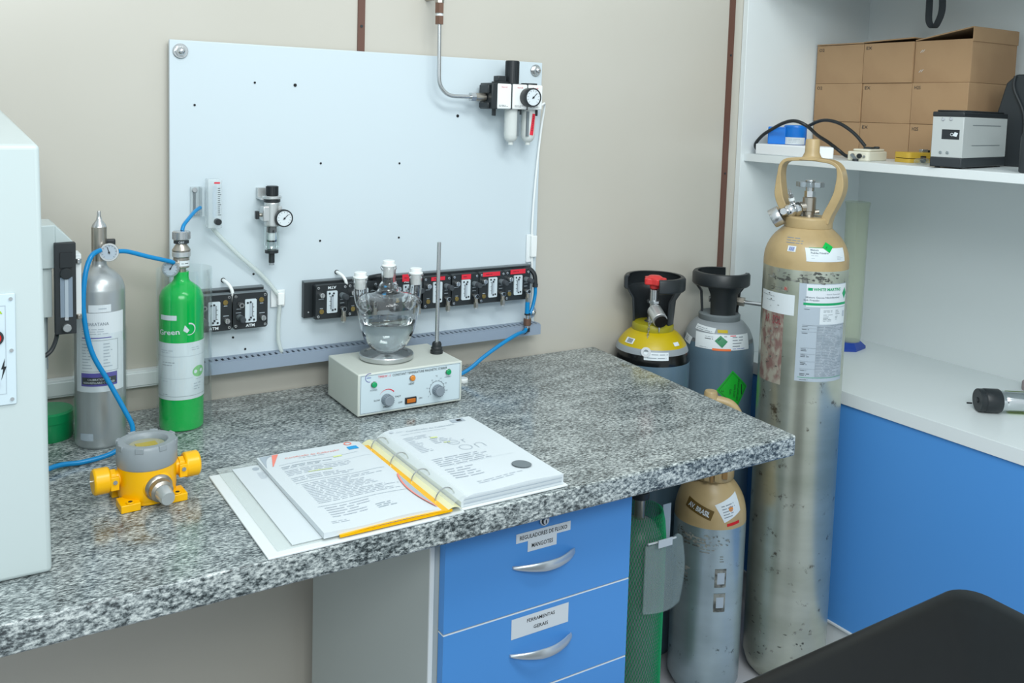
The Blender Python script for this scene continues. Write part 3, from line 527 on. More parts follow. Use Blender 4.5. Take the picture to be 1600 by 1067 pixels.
# ================================================================== GAS DETECTOR
t = thing('gas_detector', 'yellow cast metal gas detector with grey round lid on the granite', 'gas detector', (.268, -.425, CZ), .06)
b = MB(); b.lathe([(0, .004), (.0395, .004), (.0415, .010), (.0425, .020), (.0425, .057), (0, .057)], 'yellow', None, 40); b.cyl((0, 0, .001), (0, 0, 1), .040, .014, 'yellow', 32)
for sx in (-1, 1):
    b.box(sx*.034-.014, sx*.034+.014, -.047, -.012, 0, .012, 'yellow'); b.box(sx*.034-.013, sx*.034+.013, .018, .040, 0, .012, 'yellow')
b.cyl((.006, -.022, .028), (0, -1, 0), .0255, .020, 'yellow', 32, r2=.0215, c=.002); bd = b.build('detector_body', t, bevel=.0025, seg=3)
for sx in (-1, 1):
    b = MB(); b.cyl((sx*.034, -.041, .012), (0, 0, 1), .006, .0022, 'yellow', 18, c=.0005); b.lathe([(0, .0145), (.0032, .0145)], 'ink', Matrix.Translation((sx*.034, -.041, 0)), 14); b.build('mounting_lug', bd)
b = MB(); b.lathe([(0, .054), (.0425, .054), (.0440, .057), (.0440, .086), (.0415, .090), (.031, .090), (.029, .088), (.0265, .080), (0, .080)], 'grey_light', None, 44)
for i in range(8):
    a = i*PI/4+.3; b.box(.0405, .0446, -.006, .006, .0825, .0908, 'grey_light', Matrix.Rotation(a, 4, 'Z'))
ld = b.build('lid', t, bevel=.0008); ld['label'] = 'grey metal screw lid'
b = MB(); b.lathe([(0, .0815), (.0262, .0815)], 'olive', None, 32); b.box(-.016, .014, -.010, .008, .0817, .0827, 'yellow_band'); b.build('window_disc', ld)
b = MB(); b.lathe([(0, .0855), (.029, .0855)], 'clear_plastic', None, 32); b.build('window_glass', ld)
for sx in (-1, 1):
    b = MB(); b.cyl((sx*.034, 0, .038), (sx, 0, 0), .0125, .016, 'yellow', 20); b.cyl((sx*.046, 0, .038), (sx, 0, 0), .0150, .010, 'yellow', 8); b.cyl((sx*.054, 0, .038), (sx, 0, 0), .0195, .024, 'yellow', 30, c=.0025)
    b.box(sx*.05-.006, sx*.05+.006, -.019, -.012, .026, .046, 'yellow'); g = b.build('cable_gland', t, bevel=.0008); s_ = MB(); s_.cyl((sx*.050, -.019, .039), (0, -1, 0), .0032, .002, 'steel', 12); s_.build('screw', g)
b = MB(); b.cyl((-.078, 0, .040), (-1, 0, 0), .0015, .004, 'steel', 8); b.build('pin', t)
b = MB(); T = AX((.006, -.040, .028), (.08, -1, -.10)); b.lathe([(.0, 0), (.0195, 0), (.0205, .003), (.0195, .006), (.0170, .008), (.0165, .018), (.014, .020), (.0125, .021), (.0125, .022)], 'nickel', T, 32); b.lathe([(.0125, .021), (.0120, .026), (.0108, .040), (.0095, .043), (0, .043)], 'brushed', T, 28); b.build('sensor_head', t)['label'] = 'silver cylindrical sensor head'
# ================================================================== STIRRER
t = thing('magnetic_stirrer', 'beige boxy magnetic stirrer with control panel carrying the glass flask', 'laboratory stirrer', (.804, -.168, CZ)); ox, oy = .804, -.168
b = MB(); b.box(-.116, .1145, -.079, .080, .004, .088, 'stir_body'); b.build('housing', t, bevel=.0025, seg=3)
for sx in (-1, 1):
    for sy in (-1, 1): b = MB(); b.cyl((sx*.1, sy*.065, 0), (0, 0, 1), .008, .005, 'black_matte', 14); b.build('foot', t)
F = plan((-.0005, -.079, .046)); px = lambda x: x-ox+.0005
it = [('r', -.111, .1105, -.038, .039, 'panel_face'), ('up',)]
for (x0, x1, y0, y1) in ((-.110, .1095, .0375, .0380), (-.110, .1095, -.037, -.0365), (-.110, -.1095, -.037, .038), (.109, .1095, -.037, .038)): it.append(('r', x0, x1, y0, y1, 'ink'))
zz = lambda z: z-CZ-.046
it += [('a', -.092, .0335, .0085, .0012, .001, 1.2, 4.9, 'purple'), ('s', -.098, -.082, .0335, 1, .0035, 'blue_base'), ('t', 'TMRW -1', -.061, .0325, .0048, 'red_tag', .026), ('t', 'CONSTANT TEMPERATURE MAGNETIC STIRRER', .018, .0325, .0048, 'ink', .122),
       ('t', 'POWER', px(.7208), zz(.9565), .0034, 'ink_grey', .015), ('t', 'HEAT', px(.8025), zz(.9585), .0038, 'ink', .012), ('s', px(.877), px(.893), zz(.9620), 1, .0035, 'ink_grey', 2), ('t', 'SLOW', px(.728), zz(.9350), .0034, 'ink', .013), ('t', 'FAST', px(.7735), zz(.9370), .0034, 'ink', .012),
       ('t', 'SPEED', px(.748), zz(.9195), .0034, 'ink', .014), ('t', 'OFF', px(.7785), zz(.9240), .0034, 'ink', .009), ('t', 'ON', px(.823), zz(.9265), .0034, 'ink', .007), ('t', '°C', px(.8585), zz(.9670), .0034, 'ink', .005),
       ('a', px(.750), zz(.9360), .0185, .0022, .0002, .7, 2.6, 'red_tag'), ('a', px(.8600), zz(.9400), .0165, .0006, .0006, -.3, 3.75, 'ink')]
for i in range(11):
    a = 3.75-i*.405; cx, cz = px(.8600), zz(.9400)
    it.append(('q', tuple((cx+r_*math.cos(a)+q*math.sin(a), cz+r_*math.sin(a)-q*math.cos(a)) for r_, q in ((.0165, -.0003), (.019, -.0003), (.019, .0003), (.0165, .0003))), 'ink'))
for s_, a in (('0', 3.75), ('20', 2.95), ('40', 2.1), ('60', 1.2), ('80', .45), ('100', -.25)): it.append(('t', s_, px(.86)+.0228*math.cos(a), zz(.94)+.0228*math.sin(a), .0027, 'ink_grey'))
decal('control_panel', t, F, it, .0004)
for x, z, m in ((.7208, .9680, 'led_green'), (.8038, .9705, 'led_orange'), (.885, .9725, 'led_green')):
    b = MB(); b.cyl((x-ox, -.079, z-CZ), (0, -1, 0), .0068, .0025, 'chrome', 20, c=.0005); b.cyl((x-ox, -.0815, z-CZ), (0, -1, 0), .0055, .004, m, 18, c=.0012); b.build('indicator_lamp', t)
for x, z in ((.7485, .9345), (.8605, .9380)):
    b = MB(); b.cyl((x-ox, -.079, z-CZ), (0, -1, 0), .0115, .003, 'grey_knob', 28, c=.0006); b.cyl((x-ox, -.082, z-CZ), (0, -1, 0), .0108, .013, 'grey_knob', 28, r2=.0098, c=.001)
    for i in range(18): b.box(.0103, .0112, -.0007, .0007, .003, .015, 'grey_knob', AX((x-ox, -.079, z-CZ), (0, -1, 0)) @ Matrix.Rotation(i*PI/9, 4, 'Z'))
    b.build('knob', t)
b = MB(); b.box(-.0155, .0095, -.0825, -.079, .0155, .0285, 'black'); b.box(-.0125, .0065, -.0845, -.0825, .018, .0262, 'amber'); b.build('rocker_switch', t, bevel=.0008)
PXs, PYs = .787-ox, -.160-oy
b = MB(); b.lathe([(0, .088), (.050, .088), (.050, .091), (.0555, .091), (.0560, .093), (.0560, .0985), (.0545, .1005), (.048, .1005), (.046, .0985), (0, .0985)], 'steel', Matrix.Translation((PXs, PYs, 0)), 48); b.build('heating_plate', t)
b = MB(); b.T = Matrix.Translation((.8985-ox, -.170-oy, 0)); b.lathe([(0, .088), (.0135, .088), (.0135, .094), (.0115, .096), (.0125, .100), (.0100, .103), (.0100, .108), (.0085, .112), (0, .112)], 'black', None, 28); b.build('rod_socket', t)
b = MB(); b.cyl((.8985-ox, -.170-oy, .110), (0, 0, 1), .0043, .216, 'steel', 20, c=.001); b.build('support_rod', t)
# flask
FX, FY = .7885, -.160; FB = 1.0035+.0005
t = thing('three_neck_flask', 'three neck glass flask half full of clear liquid on the stirrer plate', 'flask', (FX, FY, FB))
out = sm([(.0, .0), (.016, .001), (.034, .010), (.0475, .028), (.0555, .050), (.0605, .070), (.0640, .088), (.0660, .102), (.0635, .113), (.050, .1195), (.035, .1225), (.0245, .127), (.0208, .1335), (.0198, .140), (.0160, .1445), (.0146, .150), (.0144, .172)], 4)
rim = [(.0160, .174), (.0170, .1765), (.0162, .179), (.0130, .179)]
inn = [(max(r-.0022, 0), z+(.0022 if z < .04 else 0)) for r, z in reversed(out)]; inn = [(r, min(z, .178)) for r, z in inn]; inn[-1] = (0, inn[-1][1])
b = MB(); b.lathe(out+rim+inn, 'glass', None, 64); fb = b.build('glass_body', t)
NK = []
for sx in (-1, 1):
    b = MB(); cx = sx*.0622; pth = crom([(sx*.044, 0, .088), (sx*.052, 0, .098), (sx*.0585, 0, .110), (sx*.0615, 0, .125), (cx, 0, .140), (cx, 0, .152)], 4)+[Vector((cx, 0, z)) for z in (.1545, .1565, .159)]
    np_ = len(pth); ro = [.0095+.004*min(1, i/8) for i in range(np_-3)]+[.0150, .0160, .0150]; ri = [r-.0017 for r in ro[:-3]]+[.0120, .0121, .0122]; rg = []
    for i, p in enumerate(pth): rg.append((i, ro[i]))
    for i in reversed(range(np_)): rg.append((i, ri[i]))
    vs = []; nn = 28
    for i, r in rg:
        tg = (pth[min(i+1, np_-1)]-pth[max(i-1, 0)]).normalized(); e1 = Vector((0, 1, 0)); e2 = tg.cross(e1).normalized()
        vs += [tuple(pth[i]+e1*r*math.cos(2*PI*j/nn)+e2*r*math.sin(2*PI*j/nn)) for j in range(nn)]
    K_ = len(rg); fs = [(i*nn+j, i*nn+(j+1) % nn, ((i+1) % K_)*nn+(j+1) % nn, ((i+1) % K_)*nn+j) for i in range(K_) for j in range(nn)]
    b.raw(vs, fs, 'glass')
    b.build('side_neck', fb); NK.append((cx, .159))
NK.append((0, .179))
r2f = rfun(out[3:]); wl = .066; wp = [(0, .0026)]+[(max(r-.0025, .0005), z+.0024) for r, z in out[3:] if z+.0024 < wl and z > .0008]+[(r2f(wl)-.0025, wl), (0, wl)]
b = MB(); b.lathe(wp, 'water', None, 56); b.build('liquid', t)
for i, (cx, z) in enumerate(NK):
    b = MB(); b.lathe([(0, -.022), (.0098, -.022), (.0104, -.020), (.0116, .0), (.0146, .0004), (.0148, .003), (.0128, .0045), (.0124, .0115), (.0112, .0125), (0, .0125)], 'white_plastic', None, 30)
    o = b.build('stopper'); o.location = (FX+cx, FY, FB+z); tag(o, ('white stopper in the left neck of the glass flask', 'white stopper in the right neck of the glass flask', 'white stopper in the middle, tallest neck of the glass flask')[i], 'stopper', 'flask stoppers')
b = MB(); b.lathe([(0, 0), (.012, 0), (.0125, .002), (.0125, .006), (.011, .008), (0, .008)], 'white_plastic', None, 24); o = b.build('white_disc'); o.location = (.992, -.12, CZ); tag(o, 'small round white disc on the granite behind the right end of the stirrer', 'disc')
# ================================================================== BINDER
t = thing('ring_binder', 'open white ring binder with calibration certificates lying on the worktop', 'binder', (.63, -.55, CZ)); O = Matrix.Translation((-.63, .55, -CZ))
b = MB(); b.T = O; b.box(.367, .625, -.712, -.400, CZ+.0005, CZ+.0035, 'white'); b.build('left_cover', t, bevel=.0008)
b = MB(); b.T = O; b.box(.668, .864, -.702, -.380, CZ+.0005, CZ+.0035, 'white'); b.build('right_cover', t, bevel=.0008)
b = MB(); b.T = O; b.box(.625, .668, -.708, -.392, CZ+.0003, CZ+.0025, 'white'); b.build('spine', t)
def sheetstack(name, x0, x1, y0, y1, z0, h, m, curl=0, curlx=0):
    q = MB(); q.T = O
    zt = lambda u, v: z0+h*(1-.55*max(0, (.14-u)/.14)**2*(1 if curl else 0))-curlx*max(0, (u-.85)/.15)**2+.0012*math.sin(9*u+2)*math.sin(5*v+1)
    q.surf(lambda u, v: (x0+(x1-x0)*u, y0+(y1-y0)*v, zt(u, v)), 24, 12, m)
    q.surf(lambda u, v: (x0+(x1-x0)*u, y0, z0+(zt(u, 0)-z0)*(v)), 24, max(2, int(h/.0012)), m)
    q.surf(lambda u, v: (x0+(x1-x0)*(1-u), y1, z0+(zt(1-u, 1)-z0)*(v)), 24, 2, m); q.surf(lambda u, v: (x1, y0+(y1-y0)*u, z0+(zt(1, u)-z0)*v), 12, 2, m); q.surf(lambda u, v: (x0, y1-(y1-y0)*u, z0+(zt(0, 1-u)-z0)*v), 12, 2, m)
    return q.build(name, t), zt
b = MB(); b.T = O; b.box(.383, .640, -.700, -.382, CZ+.004, CZ+.0055, 'sleeve'); b.box(.405, .63, -.695, -.398, CZ+.0056, CZ+.0066, 'paper'); lp = b.build('document_sleeve', t)
decal('printed_text', lp, plan(Vector((.405, -.398, CZ+.0068))-Vector((.63, -.55, CZ)), (1, 0, 0), (0, 1, 0)), [('c', .034, -.016, .0055, .0065, 'ink_light'), ('s', .044, .060, -.012, 2, .005, 'print_light'), ('r', .030, .052, -.035, -.034, 'print_light'), ('s', .030, .050, -.039, 5, .005, 'print_light')], .0002)
# yellow divider
b = MB(); b.T = O; b.surf(lambda u, v: (.470+.178*u, -.7055+.30*v, CZ+.0090+.002*math.sin(3*u)), 12, 4, 'yellow'); b.box(.470, .648, -.7065, -.7045, CZ+.006, CZ+.0095, 'yellow'); b.build('yellow_divider', t)
ls, zf = sheetstack('page_stack', .448, .632, -.702, -.388, CZ+.0075, .0075, 'paper', 0, .004)
X0, Y1 = .448, -.388; ML = lambda u, v, h=0: Vector((X0+u-.63, Y1+v+.55, zf(min(max(u/.184, 0), 1), 1+v/.314)-CZ+h))
it = [('q', ((.002, -.052), (.014, -.004), (.030, -.003), (.004, -.002)), 'paper_grey'), ('q', ((.012, -.050), (.014, -.049), (.036, -.003), (.025, -.003)), 'salmon'), ('t', 'Certificado de Calibração', .087, -.028, .0058, 'salmon', .095), ('r', .150, .168, -.038, -.024, 'sticker_blue'),
      ('a', .158, -.010, .006, .0025, .002, 0, 6.2, 'salmon'), ('s', .060, .125, -.036, 1, .004, 'ink_light'), ('r', .022, .160, -.052, -.0512, 'ink_light'), ('s', .022, .120, -.062, 2, .006, 'ink_light', .9), ('r', .022, .175, -.0735, -.0728, 'print_light'), ('s', .022, .150, -.080, 4, .0062, 'print_light', .9),
      ('r', .055, .095, -.101, -.097, 'highlight'), ('r', .115, .130, -.056, -.051, 'highlight'), ('s', .022, .165, -.112, 3, .0062, 'print_light', .9), ('r', .022, .172, -.1345, -.1335, 'ink_light'), ('s', .028, .168, -.142, 14, .0058, 'print_light'), ('r', .022, .172, -.2305, -.2295, 'ink_light'), ('s', .030, .165, -.238, 5, .008, 'print_light', .6),
      ('s', .022, .06, -.285, 2, .005, 'print_light'), ('s', .10, .16, -.262, 3, .006, 'ink_light', .6)]
pts = [(.1825-.013*math.sin(PI*i/12)**.8, -.165-.138*i/12) for i in range(13)]
for i in range(12):
    (xa, ya), (xb, yb) = pts[i], pts[i+1]; it.append(('q', ((xa, ya), (.1825, ya), (.1825, yb), (xb, yb)), 'paper_grey')); 
it.append(('up',)); 
for i in range(12):
    (xa, ya), (xb, yb) = pts[i], pts[i+1]; it.append(('q', ((xa-.002, ya), (xa+.0012, ya), (xb+.0012, yb), (xb-.002, yb)), 'salmon'))
decal('printed_text', ls, ML, it, .0006)
rs, zr = sheetstack('page_stack', .668, .858, -.697, -.384, CZ+.004, .0175, 'paper', 1)
b = MB(); b.T = O
for k in range(5): b.surf(lambda u, v: (.672+.182*u, -.6975-.0004*k, CZ+.0055+.0032*k+.0012*v), 6, 1, 'paper_grey' if k % 2 else 'paper')
b.build('page_edge', rs)
X1_, Y1_ = .668, -.384; MR = lambda u, v, h=0: Vector((X1_+u-.63, Y1_+v+.55, zr(min(max(u/.19, 0), 1), 1+v/.313)-CZ+h))
it = [('t', 'Certificado de Calibração', .095, -.025, .0062, 'ink_light', .098), ('r', .145, .172, -.020, -.004, 'ink_light'), ('up', .0002), ('r', .156, .166, -.017, -.008, 'ink'), ('t', 'on', .034, -.020, .006, 'print_light', .012), ('c', .022, -.014, .0035, .005, 'print_light'), ('s', .030, .150, -.038, 1, .004, 'print_light'), ('s', .026, .090, -.055, 3, .006, 'print_light', .9), ('s', .026, .055, -.075, 9, .0065, 'print_light', .8),
      ('s', .065, .14, -.080, 4, .0068, 'print_light', .7), ('r', .070, .084, -.076, -.071, 'highlight'), ('r', .082, .094, -.104, -.100, 'highlight'), ('a', .098, -.108, .0105, .0011, .0011, .25, 6.1, 'ink_light'), ('r', .088, .108, -.1085, -.1075, 'ink_light'), ('a', .124, -.108, .007, .0011, .0011, 1.6, 3.0, 'ink_light'), ('r', .1168, .1178, -.116, -.100, 'ink_light'),
      ('a', .106, -.138, .0115, .0011, .0011, 0, 6.28, 'ink_light'), ('a', .134, -.136, .0075, .0011, .0011, 0, 3.14, 'ink_light'), ('r', .1260, .1270, -.150, -.130, 'ink_light'), ('r', .1410, .1420, -.150, -.136, 'ink_light'), ('s', .026, .16, -.165, 5, .0075, 'print_light', .8), ('r', .03, .165, -.20, -.1995, 'print_light'), ('s', .026, .145, -.212, 5, .009, 'print_light', .5), ('s', .05, .15, -.275, 2, .006, 'print_light')]
for k in range(36):
    a = k*PI/18; it.append(('q', tuple((.148+r_*math.cos(a+d_), -.252+r_*math.sin(a+d_)) for r_, d_ in ((.0155, -.09), (.0178, 0), (.0178, .001), (.0155, .09))), 'seal_silver'))
it.append(('c', .148, -.252, .0162, .0162, 'seal_silver'))
decal('printed_text', rs, MR, it, .0006)
b = MB(); b.T = O; b.surf(lambda u, v: (.636+.030*u, -.706+.318*v, CZ+.006+.006*math.sin(PI*u)), 8, 4, 'yellow_paper'); b.build('yellow_strip', t)
b = MB(); b.T = O; b.surf(lambda u, v: (.648+.030*u, -.700+.315*v, CZ+.0085+.0145*math.sin(PI*.62*u)), 8, 4, 'sleeve'); b.build('clear_sheet', t)
for y in (-.425, -.505, -.585, -.668):
    b = MB(); b.T = O; P_ = [(.656-.017*math.cos(PI*i/12), y, CZ+.008+.019*math.sin(PI*i/12)) for i in range(13)]; b.tube(P_, .0011, 'steel', 8, smooth=False); b.build('binder_ring', t)
# ================================================================== WHITE MACHINE AT LEFT
t = thing('white_analyser', 'large white cabinet-like analyser standing on the worktop at the left edge', 'analyser', (-.1, -.42, CZ)); O = Matrix.Translation((.1, .42, -CZ))
b = MB(); b.T = O; vs = [(-.36, -.611, CZ+.001), (.1185, -.611, CZ+.001), (.111, -.611, 1.4505), (-.36, -.611, 1.4505), (-.36, -.27, CZ+.001), (.1185, -.27, CZ+.001), (.084, -.27, 1.495), (-.36, -.27, 1.495)]
b.raw(vs, [(0, 1, 2, 3), (7, 6, 5, 4), (0, 4, 5, 1), (1, 5, 6, 2), (2, 6, 7, 3), (3, 7, 4, 0)], 'mach_white'); b.build('housing', t, bevel=.006, seg=4)
b = MB(); b.T = O; b.prism(rrect(-.20, .0815, 1.131, 1.2695, .002), 0, .003, 'panel_face', Matrix.Translation((0, -.611, 0)) @ XZ); pn = b.build('control_panel', t, bevel=.0008)
Fm = plan(Vector((.0815, -.6142, 1.2)) + Vector((.1, .42, -CZ)))
decal('panel_print', pn, Fm, [('r', -.2, -.0107, .0545, .0551, 'ink_light'), ('r', -.0113, -.0107, -.055, .0551, 'ink_light'), ('r', -.2, -.0107, -.055, -.0544, 'ink_light'), ('p', [(-.011-.0012, -.010), (-.0165, -.0235), (-.0142, -.0235), (-.0165, -.0375), (-.0105, -.0205), (-.0130, -.0205)], 'ink'), ('s', -.028, -.018, .001, 1, .003, 'ink'), ('q', ((-.028, .047), (-.014, .045), (-.016, .0485), (-.028, .0495)), 'lime'), ('q', ((-.028, .044), (-.018, .0435), (-.018, .0455), (-.028, .046)), 'purple')], .0002)
b = MB(); b.T = O; b.cyl((.0590, -.614, 1.216), (0, -1, 0), .0095, .003, 'dark_grey', 26, c=.0006); b.cyl((.0590, -.617, 1.216), (0, -1, 0), .0068, .003, 'led_red', 22, c=.001); b.build('indicator_lamp', pn)
b = MB(); b.T = O; b.cyl((.0545, -.614, 1.158), (0, -1, 0), .0085, .003, 'purple', 26, c=.0006); b.build('round_button', pn)
for z in (1.263, 1.199, 1.138): b = MB(); b.T = O; b.cyl((.0765, -.614, z), (0, -1, 0), .0022, .0015, 'steel', 12); b.build('screw', pn)
# apparatus behind the machine
t = thing('panel_flow_meter', 'tall black panel flow meter on a white column behind the white analyser', 'flow meter', (.176, -.25, CZ)); O = Matrix.Translation((-.176, .25, -CZ))
b = MB(); b.T = O; b.box(.1605, .1915, -.262, -.245, 1.129, 1.277, 'black_matte'); b.build('meter_frame', t, bevel=.001)
b = MB(); b.T = O; b.box(.168, .186, -.2635, -.262, 1.157, 1.222, 'tube_glass'); b.box(.1745, .1795, -.2645, -.2635, 1.152, 1.225, 'paper_grey'); b.build('meter_tube', t)
b = MB(); b.T = O; b.cyl((.1765, -.262, 1.141), (0, -1, 0), .0065, .012, 'steel', 20, c=.001); b.cyl((.1765, -.262, 1.155), (0, -1, 0), .0028, .003, 'chrome', 12); b.build('valve_knob', t)
b = MB(); b.T = O; b.cyl((.1765, -.262, 1.228), (0, -1, 0), .009, .005, 'black', 20, c=.001); b.box(.168, .186, -.265, -.262, 1.238, 1.262, 'black'); b.build('top_plug', t)
b = MB(); b.T = O; b.box(.10, .163, -.25, -.16, 1.235, 1.305, 'mach_white'); b.raw([(.163, -.25, 1.305), (.163, -.16, 1.305), (.19, -.16, 1.276), (.19, -.245, 1.276), (.163, -.25, 1.235), (.163, -.16, 1.235), (.19, -.16, 1.235), (.19, -.245, 1.235)], [(0, 3, 2, 1), (4, 5, 6, 7), (0, 4, 7, 3), (1, 2, 6, 5), (2, 3, 7, 6), (0, 1, 5, 4)], 'mach_white'); b.build('bracket_box', t, bevel=.0015)
b = MB(); b.T = O; b.box(.10, .1525, -.21, -.17, CZ, 1.235, 'mach_white'); b.box(.1525, .1545, -.21, -.20, 1.06, 1.235, 'grey_light'); b.box(.13, .158, -.245, -.21, 1.155, 1.235, 'mach_white'); b.build('column', t, bevel=.001)
b = MB(); b.T = O; b.box(.1915, .202, -.24, -.20, 1.15, 1.255, 'white'); b.cyl((.197, -.242, 1.24), (0, 0, 1), .005, .008, 'steel'); b.cyl((.197, -.242, 1.148), (0, 0, 1), .005, .008, 'nickel'); b.build('side_bracket', t, bevel=.001)
b = MB(); b.T = O; b.tube([(.165, -.240, 1.14), (.164, -.25, 1.13), (.160, -.262, 1.118), (.150, -.275, 1.105), (.13, -.28, 1.095)], .0035, 'black', 10); b.build('hose', t)
# ================================================================== FLOOR GAS CYLINDERS
def gas_cyl(name, label, x, y): return thing(name, label, 'gas cylinder', (x, y, 0), facing(x, y))
def smudges(n, u0, u1, v0, v1, w0=.004, w1=.012):
    o = []
    for _ in range(n):
        u, v = random.uniform(u0, u1), v0+(v1-v0)*random.betavariate(2, 2); w, h = random.uniform(w0, w1), random.uniform(w0, w1)*.35
        o.append(('q', ((u, v), (u+w*random.uniform(.5, 1), v-h*random.random()), (u+w, v+h*.6), (u+w*random.uniform(.1, .5), v+h)), 'scuff'))
    return o
# --- tall
t = gas_cyl('gas_cylinder', 'tallest bare aluminium gas cylinder with tan shoulder and handle, right of the worktop', 1.802, -.375); R = .100
low = [(0, FLZ+.012), (.055, FLZ), (.080, FLZ+.005), (.092, FLZ+.018), (R, FLZ+.045), (R, .35), (R, .6), (R, .9), (R, 1.155)]; top = sm([(R, 1.155), (.0985, 1.182), (.0915, 1.205), (.079, 1.226), (.062, 1.243), (.055, 1.249)], 4)
b = MB(); b.lathe(low, 'tank_alu', None, 72); b.lathe(top+[(0, 1.249)], 'tan', None, 72); b.build('cylinder_body', t)
b = MB(); b.lathe([(0, 1.247), (.056, 1.247), (.057, 1.251), (.056, 1.272), (.052, 1.275), (0, 1.275)], 'tan', None, 48)
H = [(-.046, 0, 1.262), (-.049, 0, 1.277), (-.060, 0, 1.300), (-.068, 0, 1.320), (-.0705, 0, 1.345), (-.0705, 0, 1.374), (-.067, 0, 1.397), (-.054, 0, 1.409), (-.028, 0, 1.4125), (0, 0, 1.414), (.030, 0, 1.412), (.054, 0, 1.408), (.070, 0, 1.396), (.0755, 0, 1.370), (.073, 0, 1.338), (.062, 0, 1.308), (.050, 0, 1.282), (.045, 0, 1.262)]
rot = Matrix.Rotation(-.30, 4, 'Z'); b.T = rot
b.bar([(x, -.004, z) for x, y, z in H], (0, .021, 0), lambda u: .0042+.0058*max(0, min(1, (abs(u-.5)-.20)/.10)), 'tan', 4); b.lathe([(.034, 1.412), (.022, 1.419), (.0172, 1.430), (.0168, 1.459), (.0150, 1.462), (.011, 1.462), (.011, 1.44), (0, 1.44)], 'tan', None, 28)
hd = b.build('carrying_handle', t, bevel=.003, seg=3)
b = MB(); b.lathe([(0, 1.268), (.030, 1.268), (.030, 1.274), (.014, 1.278), (.014, 1.299)], 'nickel', None, 24); b.cyl((0, 0, 1.286), (0, 0, 1), .016, .036, 'nickel', 20, c=.002); b.cyl((0, 0, 1.322), (0, 0, 1), .0125, .014, 'chrome', 6); b.cyl((0, 0, 1.336), (0, 0, 1), .0105, .014, 'steel', 16)
b.cyl((0, 0, 1.299), (-.9, -.35, -.12), .013, .030, 'nickel', 18); b.cyl((.014, 0, 1.286), (1, 0, .1), .005, .010, 'nickel', 12); vb_ = b.build('valve', t)
b = MB(); T = Matrix.Translation((0, 0, 1.346)); prof = []
for i in range(48):
    a = 2*PI*i/48; r_ = .030+.003*math.cos(8*a); prof.append((r_*math.cos(a), r_*math.sin(a)))
b.prism(prof, 0, .012, 'wheel_grey', T); b.cyl((0, 0, 1.358), (0, 0, 1), .012, .005, 'steel', 18, c=.001); b.build('handwheel', t, bevel=.002)
b = MB(); d_ = Vector((-.88, -.40, -.22)).normalized(); st = Vector((-.010, -.006, 1.296))
b.lathe([(0, .012), (.016, .012), (.018, .016), (.018, .026), (.015, .028), (.0165, .032), (.0175, .04), (.0145, .046), (.0105, .05), (.0105, .062), (0, .062)], 'chrome', AX(st, d_), 28)
b.cyl(st+d_*.028, (-.25, -.15, 1), .006, .022, 'chrome', 14); b.cyl(st+d_*.028+Vector((-.0055, -.003, .022)), (-.25, -.15, 1), .0072, .007, 'white', 14); b.cyl(st+d_*.028+Vector((-.0072, -.0045, .029)), (-.25, -.15, 1), .0058, .010, 'steel', 6); b.cyl(st+d_*.028+Vector((-.0095, -.006, .038)), (-.25, -.15, 1), .0028, .012, 'steel', 12)
b.cyl(st+d_*.052, (-.1, -1, .1), .0085, .018, 'chrome', 18, c=.001); b.build('regulator', t)
gauge(t, st+d_*.060+Vector((.0, .006, -.006)), (-.86, .05, -.52), .0235, .024, 'steel', 'paper')
rf = rfun(low+top)
LM = cylmap(R, .55, 1.019); decal('gas_label', t, lambda u, v, h=0: LM(u*1.38, v*.893, h), [('r', -.048, .045, -.142, .120, 'paper_grey'), ('up',), ('r', -.036, .045, .058, .118, 'tape'), ('t', 'WHITE MARTINS', .001, .1055, .0075, 'label_green', .052, 0, .03), ('r', -.034, -.026, .1015, .109, 'label_green'), ('q', ((.0335, .093), (.040, .077), (.0455, .093), (.040, .109)), 'label_green'), ('t', 'Mistura Gasosa NãoInflamável', -.006, .084, .0044, 'ink_grey', .062, 0, .02), ('t', 'Sob Pressão', -.027, .0765, .0044, 'ink_grey', .026, 0, .02), ('t', 'Gases Especiais', .012, .0925, .0034, 'ink_grey', .028),
      ('r', -.040, .045, .0625, .0690, 'label_green'), ('r', -.012, .045, .012, .056, 'paper'), ('up',), ('s', -.006, .014, .049, 2, .0035, 'ink_grey'), ('s', -.006, .014, .038, 1, .0035, 'ink_grey'), ('s', .018, .030, .049, 3, .0045, 'ink_grey'), ('s', -.006, .010, .033, 4, .0038, 'ink_grey'), ('s', .018, .024, .033, 3, .0038, 'ink_grey'), ('r', .037, .042, .030, .046, 'ink_light'),
      ('s', -.038, -.024, .052, 1, .003, 'ink'), ('r', -.040, .045, .0088, .0092, 'ink'), ('r', -.015, .043, -.1285, .0075, 'text_block'), ('s', -.015, .043, .005, 32, .0042, 'ink_grey'), ('s', -.040, -.030, .006, 1, .003, 'ink'), ('r', -.041, -.016, .0005, .0009, 'ink_grey'), ('s', -.040, -.028, -.002, 1, .003, 'ink'), ('r', -.041, -.016, -.0085, -.008, 'ink_grey'), ('s', -.040, -.026, -.012, 1, .003, 'ink'),
      ('r', -.041, .043, -.052, -.0515, 'ink_grey'), ('s', -.040, -.028, -.055, 2, .004, 'ink'), ('r', -.041, -.016, -.068, -.0675, 'ink_grey'), ('s', -.040, -.026, -.071, 2, .004, 'ink'), ('r', -.041, -.016, -.088, -.0875, 'ink_grey'), ('s', -.040, -.028, -.092, 2, .004, 'ink'), ('r', -.041, .043, -.108, -.1075, 'ink_grey'), ('s', -.040, -.028, -.112, 1, .003, 'ink'), ('s', -.040, -.024, -.121, 2, .004, 'ink'), ('r', -.043, .045, -.1315, -.1305, 'label_green'), ('s', -.040, -.020, -.137, 1, .003, 'ink')])
